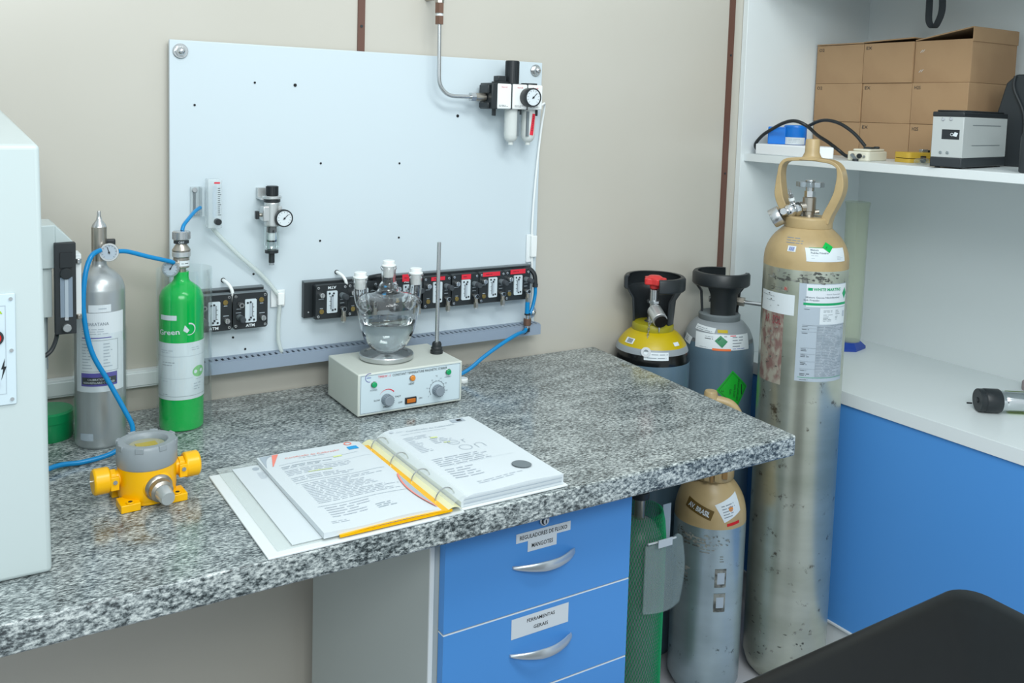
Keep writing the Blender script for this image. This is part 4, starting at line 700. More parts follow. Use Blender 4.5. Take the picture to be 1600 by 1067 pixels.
LM2 = cylmap(rf, .52, 1.193); decal('mixture_label', t, lambda u, v, h=0: LM2(u*1.15, v, h), [('r', -.044, .046, -.015, .016, 'paper'), ('up',), ('t', 'Mistura', -.026, .012, .0042, 'ink_grey', .016, 0, .02), ('t', 'Padrão Primário', -.016, .0055, .0042, 'ink_grey', .036, 0, .02), ('s', -.034, -.010, -.001, 1, .003, 'ink_light'), ('s', -.034, -.026, -.007, 1, .003, 'ink_light'), ('s', .022, .038, -.003, 3, .003, 'ink_light'), ('r', -.036, .010, .0165, .0175, 'label_green')], step=.004)
decal('hazard_diamond', t, cylmap(rf, .56, 1.210), [('up', .001), ('q', ((-.0145, .001), (.001, -.011), (.013, .002), (-.003, .013)), 'green_paint'), ('up',), ('q', ((-.007, -.0015), (-.002, .004), (-.0015, .0035), (-.006, -.002)), 'ink')], step=.004)
decal('white_sticker', t, cylmap(R, -.70, 1.072), [('r', -.055, .050, -.026, .023, 'paper'), ('up',), ('s', -.048, -.002, .013, 1, .0032, 'ink_grey', 2), ('s', -.03, .012, .002, 1, .003, 'ink_grey')], step=.005)
decal('barcode_sticker', t, cylmap(rf, -.37, 1.203), [('r', -.010, .010, -.006, .007, 'paper'), ('up',)]+[('r', -.006+i*.0022, -.0048+i*.0022, -.004, .005, 'blue_base') for i in range(6)], step=.003)
decal('faded_print', t, cylmap(rf, -.25, 1.222), [('s', -.028, .028, .006, 3, .0055, 'ink_grey')], .0004, step=.004)
decal('worn_lettering', t, cylmap(R, -.80, .96), [('r', -.040, .036, -.085, .09, 'scuff_red'), ('up',), ('t', 'AR', -.012, .070, .020, 'red_faded', .016), ('t', 'SOL', .018, .070, .020, 'red_faded', .024)], .0004)
decal('scuff_mark', t, cylmap(R, -.35, 1.130), [('s', -.06, .07, .0, 1, .010, 'scuff'), ('s', -.05, -.0, -.022, 2, .006, 'scuff'), ('q', ((.03, -.004), (.045, -.007), (.040, .010), (.028, .006)), 'scuff')], .0004)
decal('dirt_mark', t, cylmap(R, -.2, 1.135), smudges(40, -.085, .10, -.010, .014)+smudges(10, .035, .06, -.012, .016, .006, .012)+smudges(30, -.085, -.03, -.30, -.02, .003, .008), .0004, step=.004)
decal('dirt_mark', t, cylmap(R, -.1, .24), smudges(30, -.09, .08, -.08, .06, .003, .012), .0004, step=.004)
decal('stamped_mark', t, cylmap(R, -.42, 1.108), [('q', ((-.006, -.004), (.005, -.004), (.004, .005), (-.005, .006)), 'scuff_red'), ('t', 'R', -.0005, .0, .007, 'led_red')], .0006)
# --- AV BRASIL
t = gas_cyl('gas_cylinder', 'short bare metal gas cylinder with tan top and brown street-name sticker below the worktop corner', 1.584, -.312); R = .0855
low = [(0, FLZ+.01), (.05, FLZ), (.072, FLZ+.005), (R, FLZ+.03), (R, .25), (R, .35), (R, .545)]; top = sm([(R, .545), (.0835, .572), (.077, .598), (.064, .622), (.049, .640), (.044, .645)], 4)
b = MB(); b.lathe(low, 'tank_alu_blue', None, 64); b.lathe(top+[(0, .645)], 'tan', None, 64); b.build('cylinder_body', t)
b = MB(); b.lathe([(0, .643), (.050, .643), (.052, .647), (.052, .685), (.049, .690), (.032, .690), (.030, .680), (0, .680)], 'tan', None, 40); b.box(-.004, .004, -.056, -.045, .646, .690, 'tan_dark')
for sx in (-1, 1): b.box(sx*.012-.006, sx*.012+.006, -.058, -.048, .650, .684, 'tan'); b.box(sx*.03-.006, sx*.03+.006, -.050, -.030, .655, .675, 'tan_dark')
for sx in (-1, 1): b.tube([(sx*.043, 0, .68), (sx*.055, 0, .71), (sx*.060, 0, .755), (sx*.055, 0, .795), (sx*.035, 0, .822), (sx*.0, 0, .830)], .0115, 'tan', 12)
b.lathe([(0, .852), (.014, .852), (.016, .848), (.018, .825)], 'tan', Matrix.Translation((-.012, 0, .0)), 20); b.build('carrying_handle', t, bevel=.001)
b = MB(); b.cyl((0, 0, .68), (0, 0, 1), .014, .07, 'nickel', 18); b.cyl((0, 0, .75), (0, 0, 1), .022, .012, 'nickel', 24, c=.002); b.cyl((0, 0, .715), (0, -1, 0), .010, .03, 'nickel', 18); b.build('valve', t)
rf = rfun(low+top)
decal('street_sticker', t, cylmap(rf, -.30, .5860, -.30), [('r', -.037, .032, -.0115, .0115, 'brown_sign'), ('up',), ('t', 'AV. BRASIL', -.0025, 0, .011, 'silver_text', .056, 0, .03)], step=.005)
decal('gas_label', t, cylmap(rf, .55, .5950, .20), [('q', ((-.018, -.030), (.034, -.018), (.036, .022), (-.030, .012)), 'paper'), ('up',), ('s', -.016, .020, .006, 5, .0062, 'ink_grey'), ('c', .006, -.004, .006, .006, 'led_orange')], step=.005)
decal('red_strip', t, cylmap(rf, .70, .5580, .12), [('r', -.018, .018, -.0035, .0035, 'led_red')], step=.005)
decal('dirt_mark', t, cylmap(R, 0, .515), smudges(46, -.085, -.005, -.022, .020)+smudges(18, -.01, .05, -.02, .018, .003, .008)+smudges(14, -.085, -.045, -.10, -.06), .0004, step=.004)
decal('scuff_mark', t, cylmap(R, 0, .50), [('s', -.06, .015, .02, 3, .010, 'scuff', .9), ('s', -.02, .03, -.005, 2, .007, 'scuff', .7), ('s', -.07, -.03, -.075, 3, .008, 'scuff', .8), ('s', .028, .045, -.02, 3, .006, 'scuff', .8)], .0004)
decal('worn_sticker', t, cylmap(R, .42, .385), [('r', -.018, .010, .02, .065, 'scuff'), ('up',), ('r', -.012, .006, .028, .056, 'paper_grey'), ('r', -.018, .010, -.04, .005, 'scuff'), ('r', -.012, .006, -.03, -.004, 'paper_grey')], .0005)
# --- grey cylinder left
def guard(parent, z0, z1, rt, rb, segs, ring):
    q = MB()
    for a0, a1 in segs: q.ring_shell([(rb, z0), (rb, z0+.01), (rb+.004, z0+(z1-z0)*.5), (rt-.010, z1-.040), (rt-.006, z1-.034)], .006, 'black', None, 18, a0, a1)
    for a0, a1 in ring: q.ring_shell([(rt-.004, z1-.036), (rt, z1-.032), (rt, z1-.006), (rt-.004, z1)], .010, 'black', None, 30, a0, a1)
    return q.build('valve_guard', parent, bevel=.0015)
t = gas_cyl('gas_cylinder', 'grey gas cylinder with yellow collar, black guard and red valve wheel by the wall', 1.559, -.103); R = .0975
prof = sm([(R, .872), (.0968, .893), (.0930, .911), (.0865, .927), (.077, .941), (.066, .953), (.052, .962)], 5)
def split(p, za, zb): return [q for q in p if za-1e-6 <= q[1] <= zb+1e-6]
rf = rfun([(R, 0.03)]+prof)
def band(za, zb, m): 
    zs = [za+(zb-za)*i/8 for i in range(9)]; b.lathe([(rf(z), z) for z in zs], m, None, 64)
b = MB(); b.lathe([(0, FLZ+.01), (.06, FLZ), (.085, FLZ+.006), (R, FLZ+.03), (R, .4), (R, .872)], 'grey_paint', None, 64); band(.872, .8865, 'grey_paint'); band(.8865, .912, 'black_gloss'); band(.912, .9265, 'grey_light'); band(.9265, .962, 'yellow_band'); b.lathe([(.052, .962), (0, .962)], 'yellow_band', None, 48); b.build('cylinder_body', t)
b = MB(); b.lathe([(0, .955), (.051, .955), (.053, .959), (.053, .974), (.050, .979), (.042, .981), (0, .981)], 'yellow_olive', None, 48); b.build('neck_collar', t)
guard(t, .978, 1.100, .0785, .052, [(-.24*PI, PI*1.02)], [(-.45*PI, PI*1.08)])
b = MB(); b.lathe([(0, .974), (.036, .974), (.036, .979), (.016, .982), (.014, 1.0)], 'steel', None, 24); b.cyl((0, -.004, .99), (0, 0, 1), .0115, .075, 'steel', 16, c=.001); b.cyl((0, -.004, 1.03), (0, 0, 1), .0175, .006, 'steel', 8); b.cyl((.0, -.004, 1.018), (.3, -1, .1), .010, .022, 'steel', 12); b.cyl((.002, -.015, 1.012), (.40, -1, -.42), .019, .045, 'brushed', 26, c=.001); b.cyl((.0195, -.0585, .9935), (.40, -1, -.42), .0165, .002, 'black_gloss', 24); b.cyl((.016, -.05, .985), (.0, -.2, -1), .004, .02, 'steel', 10, r2=.001); b.build('valve', t)
b = MB(); pr_ = [((.026+.004*math.cos(5*2*PI*i/50))*math.cos(2*PI*i/50), (.026+.004*math.cos(5*2*PI*i/50))*math.sin(2*PI*i/50)) for i in range(50)]; b.prism(pr_, 1.078, 1.095, 'red', Matrix.Translation((0, -.004, 0))); b.lathe([(.022, 1.095), (.014, 1.100), (0, 1.101)], 'red', Matrix.Translation((0, -.004, 0)), 24); b.cyl((0, -.004, 1.066), (0, 0, 1), .012, .012, 'red', 16); b.build('valve_wheel', t, bevel=.003)
b = MB(); 
for i in range(9):
    c_ = Vector((-.008-.0006*i, -.050-.0024*i, .992-.0068*i)); P_ = [c_+(Vector((math.cos(q)*.0022, 0, math.sin(q)*.0045)) if i % 2 else Vector((0, math.cos(q)*.0022, math.sin(q)*.0045))) for q in [k*2*PI/10 for k in range(11)]]; b.tube(P_, .0008, 'steel', 6, smooth=False)
b.lathe([(.006, 0), (.0125, 0), (.0125, .009), (.006, .009), (.006, 0)], 'chrome', AX((-.014, -.083, .918), (0, -1, .5)), 20); b.build('chain_cap', t)
decal('paper_sticker', t, cylmap(rf, .12, .9130), [('r', -.030, .032, -.010, .009, 'paper'), ('up',), ('s', -.022, .030, .004, 1, .006, 'ink_grey', 2), ('s', -.022, .026, -.004, 1, .006, 'ink_grey', 2)], .001, step=.004)
decal('barcode_sticker', t, cylmap(rf, -.78, .9400), [('r', -.015, .013, -.006, .006, 'paper'), ('up',)]+[('r', -.008+i*.0022, -.0068+i*.0022, -.004, .005, 'ink') for i in range(8)], .001, step=.003)
decal('barcode_sticker', t, cylmap(rf, .85, .9380), [('r', -.009, .009, -.004, .004, 'paper')], .001, step=.003)
# --- grey cylinder right
t = gas_cyl('gas_cylinder', 'grey gas cylinder with black guard and green hazard diamond beside the shelving unit', 1.785, -.112); R = .095
prof = sm([(R, .868), (.0948, .895), (.0905, .920), (.081, .944), (.066, .962), (.052, .970)], 5); rf = rfun([(R, 0.03)]+prof)
b = MB(); b.lathe([(0, FLZ+.01), (.06, FLZ), (.085, FLZ+.006), (R, FLZ+.03), (R, .4), (R, .868)], 'grey_paint', None, 64); b.lathe([q for q in prof if q[1] < .925], 'grey_paint', None, 64); b.lathe([q for q in prof if q[1] >= .912]+[(0, .970)], 'grey_light', None, 64); b.build('cylinder_body', t)
b = MB(); b.lathe([(0, .965), (.053, .965), (.055, .968), (.055, .982), (.051, .986), (0, .986)], 'mid_grey', None, 48); b.build('neck_collar', t)
guard(t, .984, 1.097, .076, .050, [(-PI*.66, -PI*.18), (PI*.93, PI*1.06), (.05*PI, .35*PI)], [(-PI*1.55, PI*.0)])
b = MB(); b.cyl((0, 0, .974), (0, 0, 1), .014, .085, 'nickel', 16); b.cyl((0, 0, 1.02), (-1, -.2, 0), .008, .03, 'steel', 12); b.build('valve', t)
b = MB(); b.cyl((0, 0, 1.066), (0, 0, 1), .030, .015, 'grey_light', 24, c=.004); b.build('valve_wheel', t)
b = MB(); d_ = Vector((1, -.25, -.02)); b.cyl((.0, 0, 1.022), d_, .0115, .052, 'nickel', 6); b.cyl((.050, -.012, 1.021), d_, .0125, .014, 'nickel', 6); b.cyl((.062, -.015, 1.0205), d_, .0055, .066, 'steel', 16); b.cyl((.125, -.031, 1.0192), d_, .0072, .010, 'brushed', 6); b.cyl((.134, -.0335, 1.019), d_, .0035, .012, 'steel', 12); b.build('outlet_pipe', t)
decal('gas_label', t, cylmap(rf, .13, .9270), [('r', -.074, .080, -.022, .016, 'paper'), ('up',), ('s', -.045, -.012, .009, 1, .003, 'ink_grey'), ('s', -.046, -.012, .004, 1, .005, 'ink'), ('s', -.060, -.028, -.018, 1, .003, 'ink_grey'), ('s', .004, .016, .012, 1, .004, 'ink'), ('s', .026, .060, .010, 4, .0072, 'ink_grey'), ('s', .026, .070, -.018, 1, .004, 'blue_base'), ('r', -.026, .022, -.024, -.0185, 'orange'), ('r', .020, .036, .0125, .0145, 'red_tag')], .001, step=.005)
decal('hazard_diamond', t, cylmap(rf, .13, .9290), [('up', .001), ('q', ((-.020, -.002), (-.001, -.018), (.013, -.002), (-.005, .012)), 'diamond_dark'), ('up',), ('q', ((-.012, .000), (-.004, .006), (-.003, .005), (-.011, -.001)), 'ink')], .001, step=.004)
decal('yellow_sticker', t, cylmap(rf, .14, .9500), [('r', -.013, .013, -.003, .004, 'yellow_band')], .0012, step=.004)
decal('paper_sticker', t, cylmap(rf, -.42, .9510, -.06), [('r', -.034, .024, -.005, .007, 'paper'), ('up',), ('s', -.030, .020, .002, 2, .004, 'ink_grey')], .0012, step=.004)
decal('paper_sticker', t, cylmap(rf, -1.0, .9180, -.2), [('r', -.018, .014, -.010, .010, 'paper'), ('up',), ('s', -.012, .010, .005, 3, .004, 'ink_grey')], .0012, step=.004)
dm = [('q', ((-.046, -.002), (.008, -.053), (.044, .006), (-.006, .052)), 'diamond_green'), ('up',)]
q_ = [(-.0405, -.0015), (.0075, -.0465), (.0385, .0055), (-.0055, .0465)]
for i in range(4):
    (xa, ya), (xb, yb) = q_[i], q_[(i+1) % 4]; l_ = math.hypot(xb-xa, yb-ya); nx, ny = -(yb-ya)/l_*.0009, (xb-xa)/l_*.0009; dm.append(('q', ((xa, ya), (xb, yb), (xb+nx, yb+ny), (xa+nx, ya+ny)), 'ink'))
dm += [('t', 'NON-FLAMMABLE', .0120, -.001, .0058, 'ink', .056, -PI/2-.06), ('t', 'NON-TOXIC', .0020, -.003, .0058, 'ink', .036, -PI/2-.06), ('t', 'GAS', -.0095, -.004, .0058, 'ink', .014, -PI/2-.06), ('t', '2', -.030, -.003, .0062, 'ink', .005, -PI/2-.06), ('q', ((.0235, -.014), (.0265, -.014), (.0245, .014), (.0215, .014)), 'ink')]
decal('hazard_diamond', t, cylmap(R, .50, .8000), dm, .001, step=.006)
# --- netted cylinder
t = gas_cyl('gas_cylinder', 'small dark cylinder in a green net sleeve between the drawers and the tan topped cylinder', 1.337, -.338); R = .056
b = MB(); b.lathe([(0, FLZ), (.05, FLZ), (R, FLZ+.02), (R, .53)]+sm([(R, .53), (.050, .565), (.035, .59), (.018, .60)], 4)+[(0, .60)], 'grey_light', None, 40); b.build('cylinder_body', t)
b = MB(); b.cyl((0, 0, .598), (0, 0, 1), .012, .05, 'nickel', 14); b.cyl((0, 0, .648), (0, 0, 1), .02, .015, 'dark_grey', 18); b.build('valve', t)
b = MB(); nu, nv = 60, 58; vs = []; fs = []; rn = rfun([(.0610, 0), (.0610, .56), (.057, .60), (.050, .63)])
for j in range(nv+1):
    z = FLZ+.003+(.622-FLZ)*j/nv
    for i in range(nu): a = 2*PI*(i+(.5 if j % 2 else 0))/nu; vs.append((rn(z)*math.cos(a), rn(z)*math.sin(a), z))
for j in range(0, nv-1):
    for i in range(nu):
        if j % 2 == 0: fs.append((j*nu+i, (j+1)*nu+i, (j+2)*nu+i, (j+1)*nu+(i-1) % nu))
        else: fs.append((j*nu+i, (j+1)*nu+(i+1) % nu, (j+2)*nu+i, (j+1)*nu+i))
b.raw(vs, fs, 'net_green'); o = b.build('net_sleeve', t, flat=True); wm = o.modifiers.new('wire', 'WIREFRAME'); wm.thickness = .0019; wm.use_even_offset = False; o['label'] = 'green plastic mesh sleeve'
t2 = thing('plastic_pouch', 'clear plastic document pouch tied on the green netted cylinder', 'plastic pouch', (1.375, -.40, .40))
b = MB()
def pch(u, v): return Vector((-.075+.135*u+(.012*math.sin(PI*v) if u > .9 else 0), -.006-.014*math.sin(PI*u)+(.03*u), .015+.155*v-.02*u*(1-v)-.03*max(0, u-.8)*v*3))
b.surf(pch, 14, 10, 'pouch'); b.surf(lambda u, v: pch(u, v)+Vector((0, .003, 0)), 14, 10, 'pouch'); b.build('pouch_sheet', t2)
b = MB(); b.tube([(-.075, -.012, .178), (-.03, -.020, .181), (.0, -.018, .180)], .0022, 'white', 8); b.box(-.055, -.015, -.024, -.0225, .169, .187, 'tape'); b.build('cable_tie', t2)
b = MB(); b.box(1.405-.012, 1.405+.012, -.3535, -.3525, .525, .625, 'paper_grey'); tag(b.build('hanging_tag'), 'narrow grey paper tag between the netted cylinder and the tan topped cylinder', 'tag')
# ================================================================== CARDBOARD BOXES ON THE SHELF
SZ = 1.4075; ys = [(-.026, -.1865), (-.188, -.3425), (-.344, -.503)]; hs = [(SZ, 1.5045), (1.5050, 1.6140), (1.6145, 1.7240)]
cn = ['leftmost', 'middle', 'right']; rn_ = ['bottom', 'middle', 'top']; marks = {(0, 1): 'O2', (0, 2): 'O2', (1, 1): 'EX', (1, 2): 'EX', (1, 0): 'EX', (2, 1): 'H2S', (2, 0): 'H2S'}
for c_ in range(3):
    for r_ in range(3):
        y0, y1 = ys[c_][1], ys[c_][0]; z0, z1 = hs[r_]; jit = random.uniform(-.003, .003) if r_ else 0; x0 = 2.222+jit; x1 = 2.425+jit; cx, cy = (x0+x1)/2, (y0+y1)/2; hx, hy, hz = (x1-x0)/2, (y1-y0)/2, z1-z0
        t = thing('cardboard_box', 'cardboard box in the %s column and %s row of the stacked boxes' % (cn[c_], rn_[r_]), 'box', (cx, cy, z0), 0, 'cardboard boxes stacked on the shelf')
        b = MB(); th = .003
        if r_ < 2: b.box(-hx, hx, -hy, hy, 0, hz, 'cardboard'); b.build('box_body', t, bevel=.0012)
        else:
            for q in ((-hx, -hx+th, -hy, hy), (hx-th, hx, -hy, hy), (-hx+th, hx-th, -hy, -hy+th), (-hx+th, hx-th, hy-th, hy)): b.box(*q, 0, hz, 'cardboard')
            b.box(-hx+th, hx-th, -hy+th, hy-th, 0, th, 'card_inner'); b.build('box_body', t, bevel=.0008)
            L2 = MB(); ang = {0: .0, 1: .03, 2: .20}[c_]
            if c_ < 2: L2.box(-hx-.001, hx, -hy, hy, -.0015, .0015, 'cardboard', Matrix.Translation((0, 0, hz+.003+(.004 if c_ == 1 else 0))) @ Matrix.Rotation(ang*1.2, 4, 'X' if c_ else 'Y').inverted())
            else:
                L2.raw([(-hx, hy, hz+.0005), (hx, hy, hz+.0005), (hx, -hy, hz+.028), (-hx, -hy, hz+.028), (-hx, hy, hz+.0035), (hx, hy, hz+.0035), (hx, -hy, hz+.031), (-hx, -hy, hz+.031)], [(0, 1, 2, 3), (7, 6, 5, 4), (0, 4, 5, 1), (1, 5, 6, 2), (2, 6, 7, 3), (3, 7, 4, 0)], 'cardboard')
                L2.box(-hx, hx, -hy-.0028, -hy-.0002, hz-.006, hz+.030, 'cardboard')
            L2.build('lid_flap', t)
        mk = marks.get((c_, r_))
        if mk: decal('handwritten_mark', t, plan((-hx-.0003, hy, hz), (0, -1, 0), (0, 0, 1)), [('t', mk, .017, -.0125, .0085, 'dark_grey', .018, 0)], .0004)
        if (c_, r_) == (2, 2): decal('staples', t, plan((-hx-.0003, hy, hz), (0, -1, 0), (0, 0, 1)), [('q', ((.016+dx, -.030-dz), (.0165+dx, -.031-dz), (.023+dx, -.024-dz), (.0225+dx, -.023-dz)), 'paper') for dx, dz in ((0, 0), (.006, -.001), (-.001, .052), (.005, .051))], .0004)
# ================================================================== THINGS ON THE SHELF
t = thing('foam_block', 'long white foam packing block under the blue container on the shelf', 'foam block', (2.02, -.205, SZ), 0)
b = MB(); b.prism([(-.072, .148), (-.072, .06), (-.070, -.057), (-.035, -.087), (.025, -.030), (.040, .148)], 0, .030, 'foam'); b.build('foam_body', t, bevel=.003)
t = thing('blue_container', 'blue plastic container with white label lying on the foam block', 'container', (2.017, -.107, SZ+.0302), facing(2.0, -.13)); t.scale = (.88, .8, 1.2)
b = MB(); b.box(-.058, -.004, -.028, .03, 0, .040, 'cap_blue'); b.lathe([(0, 0), (.034, 0), (.035, .002), (.035, .042), (.032, .045), (0, .045)], 'cap_blue', Matrix.Translation((.024, -.006, 0)), 36); b.build('container_body', t, bevel=.003)
M2 = Matrix.Translation((.024, -.006, 0)); cm2 = cylmap(.0353, 0, .008); decal('label', t, lambda u, v, h=0: M2 @ cm2(u, v, h), [('r', -.034, .034, -.007, .009, 'paper'), ('up',), ('s', -.020, .02, .005, 3, .0035, 'ink_light')], step=.004)
b = MB(); b.tube([(1.995, -.038, 1.418), (1.975, -.038, 1.421), (1.960, -.046, 1.436), (1.957, -.072, 1.460), (1.957, -.103, 1.4777), (1.957, -.1465, 1.4975), (1.960, -.183, 1.5033), (1.975, -.210, 1.4905), (2.02, -.208, 1.467), (2.062, -.210, 1.449), (2.092, -.222, 1.428), (2.094, -.245, 1.4140), (2.085, -.275, 1.4130)], .0048, 'black', 12)
b.tube([(2.045, -.125, 1.470), (2.058, -.140, 1.488), (2.06, -.189, 1.507), (2.06, -.242, 1.5016), (2.06, -.293, 1.476), (2.062, -.328, 1.444)], .0046, 'black', 12)
tag(b.build('black_cable'), 'thick black cable arching over the blue container on the shelf', 'cable')
t = thing('power_adapter', 'cream coloured rounded plastic box with small knobs on the shelf', 'power adapter', (2.0425, -.351, SZ), -1.349)
b = MB(); b.prism(rrect(-.029, .029, -.056, .058, .009), 0, .024, 'cream'); b.prism(rrect(-.024, .024, -.038, .054, .009), .024, .030, 'cream'); b.build('adapter_case', t, bevel=.004, seg=3)
b = MB(); b.cyl((.006, -.056, .013), (0, -1, 0), .006, .006, 'black', 16); b.cyl((.018, -.056, .012), (0, -1, 0), .003, .004, 'steel', 12); b.cyl((-.012, -.056, .014), (0, -1, 0), .005, .004, 'nickel', 14); b.build('socket', t)
b = MB(); b.bar([(-.014, -.061, .016), (-.004, -.068, .010), (.004, -.076, .004)], (.003, 0, .002), .0015, 'mid_grey'); b.cyl((.006, -.080, .0), (0, 0, 1), .0075, .006, 'dark_grey', 16); b.build('rubber_cap', t)
b = MB(); b.box(-.01, .010, -.002, .018, .030, .035, 'dark_grey'); b.cyl((.008, .035, .030), (0, 0, 1), .008, .006, 'dark_grey', 18, c=.002); b.build('button', t)
t = thing('yellow_detector', 'yellow portable gas meter lying flat on the shelf beside the grey box', 'gas meter', (2.122, -.437, SZ), -.30)
b = MB(); b.prism(rrect(-.045, .060, -.028, .03, .010), 0.0, .010, 'yellow_dirty'); b.prism(rrect(-.045, .060, -.028, .03, .010), .0115, .026, 'yellow_dirty'); b.prism(rrect(-.043, .058, -.026, .028, .010), .010, .0115, 'black'); b.build('meter_case', t, bevel=.003)
b = MB(); b.box(-.010, .004, -.0325, -.028, .010, .018, 'black'); b.build('side_clip', t, bevel=.001)
b = MB(); b.box(.010, .028, -.008, .004, .026, .034, 'steel'); b.box(.024, .036, -.006, .006, .026, .032, 'black'); b.build('top_clip', t, bevel=.001)
b = MB()
for i in range(7): b.sphere((random.uniform(-.018, .018), random.uniform(-.012, .012), .008+.003*random.random()), .0095, 'clear_plastic', 6, (1.2, 1, .8))
o = b.build('plastic_bag'); o.location = (2.035, -.515, SZ-.0005); tag(o, 'crumpled clear plastic bag beside the yellow gas meter', 'plastic bag')
t = thing('battery_unit', 'grey and black boxy portable battery unit with green lettering at the right of the shelf', 'battery unit', (1.953, -.6635, SZ), 0)
def pb(u0, v0): return None
A = Vector((-.016, .066, 0)); Bv = Vector((.277, .052, 0)).normalized()*.262; A = A.normalized()*.068
def qprism(z0, z1, ins, m, b):
    c_ = (A+Bv)/2; cs = [Vector((0, 0, 0)), Bv, A+Bv, A]; cs = [c_+(q-c_)*(1-ins) for q in cs]; b.prism([(q.x, q.y) for q in cs], z0, z1, m)
b = MB(); qprism(.003, .0245, -.01, 'dark_grey', b); b.build('base', t, bevel=.002); b = MB(); qprism(.0245, .117, 0, 'case_grey', b); cs_ = b.build('case', t, bevel=.0015); b = MB(); qprism(.117, .128, -.01, 'black', b); qprism(.128, .132, .10, 'black', b); b.build('lid', t, bevel=.002)
b = MB(); 
for f_, g_ in ((.1, .1), (.9, .1), (.1, .9), (.9, .9)): p_ = A*f_+Bv*g_; b.cyl((p_.x, p_.y, 0), (0, 0, 1), .006, .004, 'black', 12)
b.build('foot', t)
Fb = plan(A, -A, (0, 0, 1))
decal('front_print', cs_, Fb, [('r', .022, .060, .066, .088, 'black')], .0004); decal('handle_symbol', cs_, Fb, [('a', .044, .077, .003, .001, .001, 0, 6.28, 'paper'), ('q', ((.046, .074), (.054, .072), (.057, .080), (.050, .083)), 'paper')], .001)
for u_, v_ in ((.023, .111), (.040, .112), (.022, .036), (.037, .036)):
    p_ = Fb(u_, v_, 0); b = MB(); nrm = (Fb(0, 0, 1)-Fb(0, 0, 0)); b.cyl(p_, nrm, .0038, .002, 'chrome', 14, c=.0008); b.build('screw', cs_)
b = MB(); Fs = plan((0, 0, 0), Bv, (0, 0, 1))
for v_ in (.052, .098): b.raw([tuple(Fs(u_, v2, .0006)) for u_, v2 in ((.05, v_), (.22, v_), (.22, v_+.0015), (.05, v_+.0015))], [(0, 1, 2, 3)], 'mid_grey')
b.build('side_groove', cs_); decal('lid_print', t, plan(Vector((0, 0, .1325)), Bv, A), [('s', .10, .18, .034, 1, .012, 'teal', 2), ('r', .025, .035, .028, .036, 'teal')], .0004)
t = thing('black_case', 'black hard plastic carrying case standing at the back right of the shelf', 'case', (2.25, -.70, SZ), 0)
FY_ = Matrix(((0, 0, 1, 0), (-1, 0, 0, 0), (0, 1, 0, 0), (0, 0, 0, 1)))      # prism drawn in (-y, z), depth along +x
b = MB(); b.prism([(-.125, .0), (-.135, .02), (-.137, .13), (-.118, .205), (-.095, .226), (.17, .226), (.19, .20), (.19, 0)], 0, .10, 'dark_grey', FY_); b.build('case_shell', t, bevel=.005, seg=3)
for u0 in (-.095, -.045, .05): q = MB(); q.tube([(-.001, -u0, .222), (-.002, -u0, .19), (-.002, -(u0+.03), .12), (-.002, -(u0+.03), .015)], .004, 'black', 8); q.build('case_rib', t)
b = MB(); b.box(-.006, .03, -.02, .07, .222, .238, 'black'); b.box(-.010, .0, .0, .055, .19, .215, 'black'); b.build('case_latch', t, bevel=.002)
t = thing('black_bottle', 'black bottle with red cap cut off by the right edge, on the shelf', 'bottle', (2.012, -.795, SZ), 0)
b = MB(); b.lathe([(0, 0), (.028, 0), (.031, .003), (.031, .075), (.028, .085), (.027, .088), (.027, .112), (0, .112)], 'dark_grey', None, 32); b.build('bottle_body', t); b = MB(); b.lathe([(0, .112), (.0255, .112), (.0255, .126), (.023, .129), (0, .129)], 'red', None, 28); b.build('cap', t)
b = MB(); b.bar([(2.35, -.292, 1.884), (2.35, -.292, 1.83), (2.35, -.294, 1.790), (2.352, -.306, 1.772), (2.352, -.318, 1.782), (2.352, -.330, 1.82), (2.35, -.326, 1.884)], (-.0062, .0062, 0), .0018, 'strap_grey'); tag(b.build('hanging_strap'), 'dark grey strap loop hanging from the upper shelf above the cardboard boxes', 'strap')
# things on the desk
DZ = .8245
t = thing('measuring_tube', 'tall frosted yellowish plastic measuring cylinder on a blue hexagonal foot on the desk', 'measuring cylinder', (2.335, -.112, DZ), .25)
b = MB(); b.lathe([(0, 0), (.068, 0), (.068, .008), (.045, .022), (.0, .022)], 'blue_base', Matrix.Scale(.62, 4, (0, 1, 0)), 6); b.build('foot', t, flat=True)
b = MB(); b.lathe([(.030, .022), (.032, .05), (.033, .42), (.0355, .438), (.0365, .442), (.034, .444), (.031, .42), (.028, .024), (0, .024)], 'frosted', None, 36); b.build('tube_body', t)
t = thing('lying_canister', 'black capped cylindrical canister lying on the white desk at the right edge', 'canister', (2.103, -.654, DZ), 0)
d_ = Vector((.075, -.052, 0)).normalized(); st = Vector((0, 0, .0285)); b = MB(); b.lathe([(0, 0), (.026, 0), (.0275, .002), (.0275, .012), (.0268, .013), (.0275, .014), (.0285, .016), (.0285, .048), (.027, .051), (0, .051)], 'black', AX(st, d_), 40); b.lathe([(0, -.003), (.007, -.002), (.007, 0)], 'black', AX(st, d_), 8); cp = b.build('end_cap', t)
b = MB(); b.cyl(st+Vector((-.004, .01, -.010)), -d_, .002, .012, 'ink', 10); b.build('pin', cp)
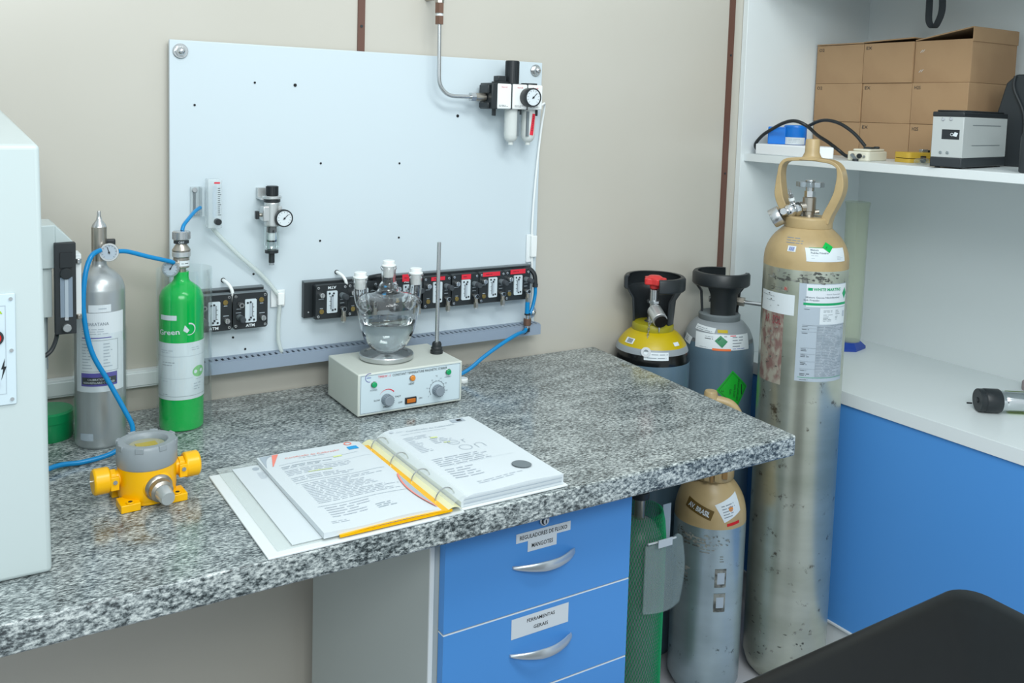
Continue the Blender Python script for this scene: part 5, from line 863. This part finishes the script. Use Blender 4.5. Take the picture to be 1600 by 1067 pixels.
b = MB(); b.lathe([(.024, .050), (.024, .060), (.021, .062), (.023, .066), (.0225, .16), (0, .16)], 'chrome', AX(st, d_), 32); b.build('metal_tube', t); b = MB(); b.lathe([(.0262, .050), (.0262, .17)], 'clear_plastic', AX(st, d_), 32); b.build('clear_housing', t)
b = MB(); b.lathe([(.0266, .071), (.0266, .16)], 'lime', AX(st, d_), 32, -2.0, .9); b.build('label', t)
o = MB().lathe([(0, 0), (.016, 0), (.018, .004), (.018, .022), (.014, .026), (0, .026)], 'pink_grey', None, 24).build('round_knob'); o.location = (2.400, -.618, DZ); tag(o, 'pinkish grey round knob on the desk at the right photo edge', 'stopper')  # a loose round knob on the desk
# ================================================================== BLACK COVERED EQUIPMENT (foreground)
t = thing('covered_equipment', 'large black vinyl covered equipment with rounded corner, nearest thing at bottom right', 'equipment cover', (.70, -1.49, 0))
b = MB(); b.box(-.345, .335, -.22, .205, FLZ, .925, 'vinyl')
def topf(u, v): 
    x = -.345+.69*u; y = -.22+.438*v; z = .949-.010*math.sin(PI*u)*0+.004*math.sin(7*u+3*v)
    return (x, y, z)
b.build('inner_box', t, bevel=.02, seg=4)
b = MB(); nx, ny = 30, 20
vs = []; 
def sup(u, v, z):   # rounded plan
    pts_ = rrect(-.355, .347, -.23, .225, .045, 6); return pts_
ring = rrect(-.355, .350, -.235, .229, .042, 8); levels = [(.0, .60), (.0, .88), (.0, .918), (-.004, .936), (-.012, .948), (-.026, .9545), (-.055, .9555), (-.10, .954), (-.18, .950)]
K = len(ring)
for ins, z in levels:
    for i, (x, y) in enumerate(ring):
        d0 = math.hypot(x, y); f = (d0+ins)/d0; wob = .004*math.sin(i*1.1)*(1 if z < .92 else 0); vs.append((x*f*(1+wob), y*f*(1+wob), z+.012*math.exp(-((x-.35)**2+(y-.23)**2)/.008)*(z > .9)))
vs.append((0, 0, .948)); fs = []
for j in range(len(levels)-1):
    for i in range(K): fs.append((j*K+i, j*K+(i+1) % K, (j+1)*K+(i+1) % K, (j+1)*K+i))
j = len(levels)-1
for i in range(K): fs.append((j*K+i, j*K+(i+1) % K, (j+1)*K))
b.raw(vs, fs, 'vinyl'); b.build('vinyl_cover', t, ang=1.2)
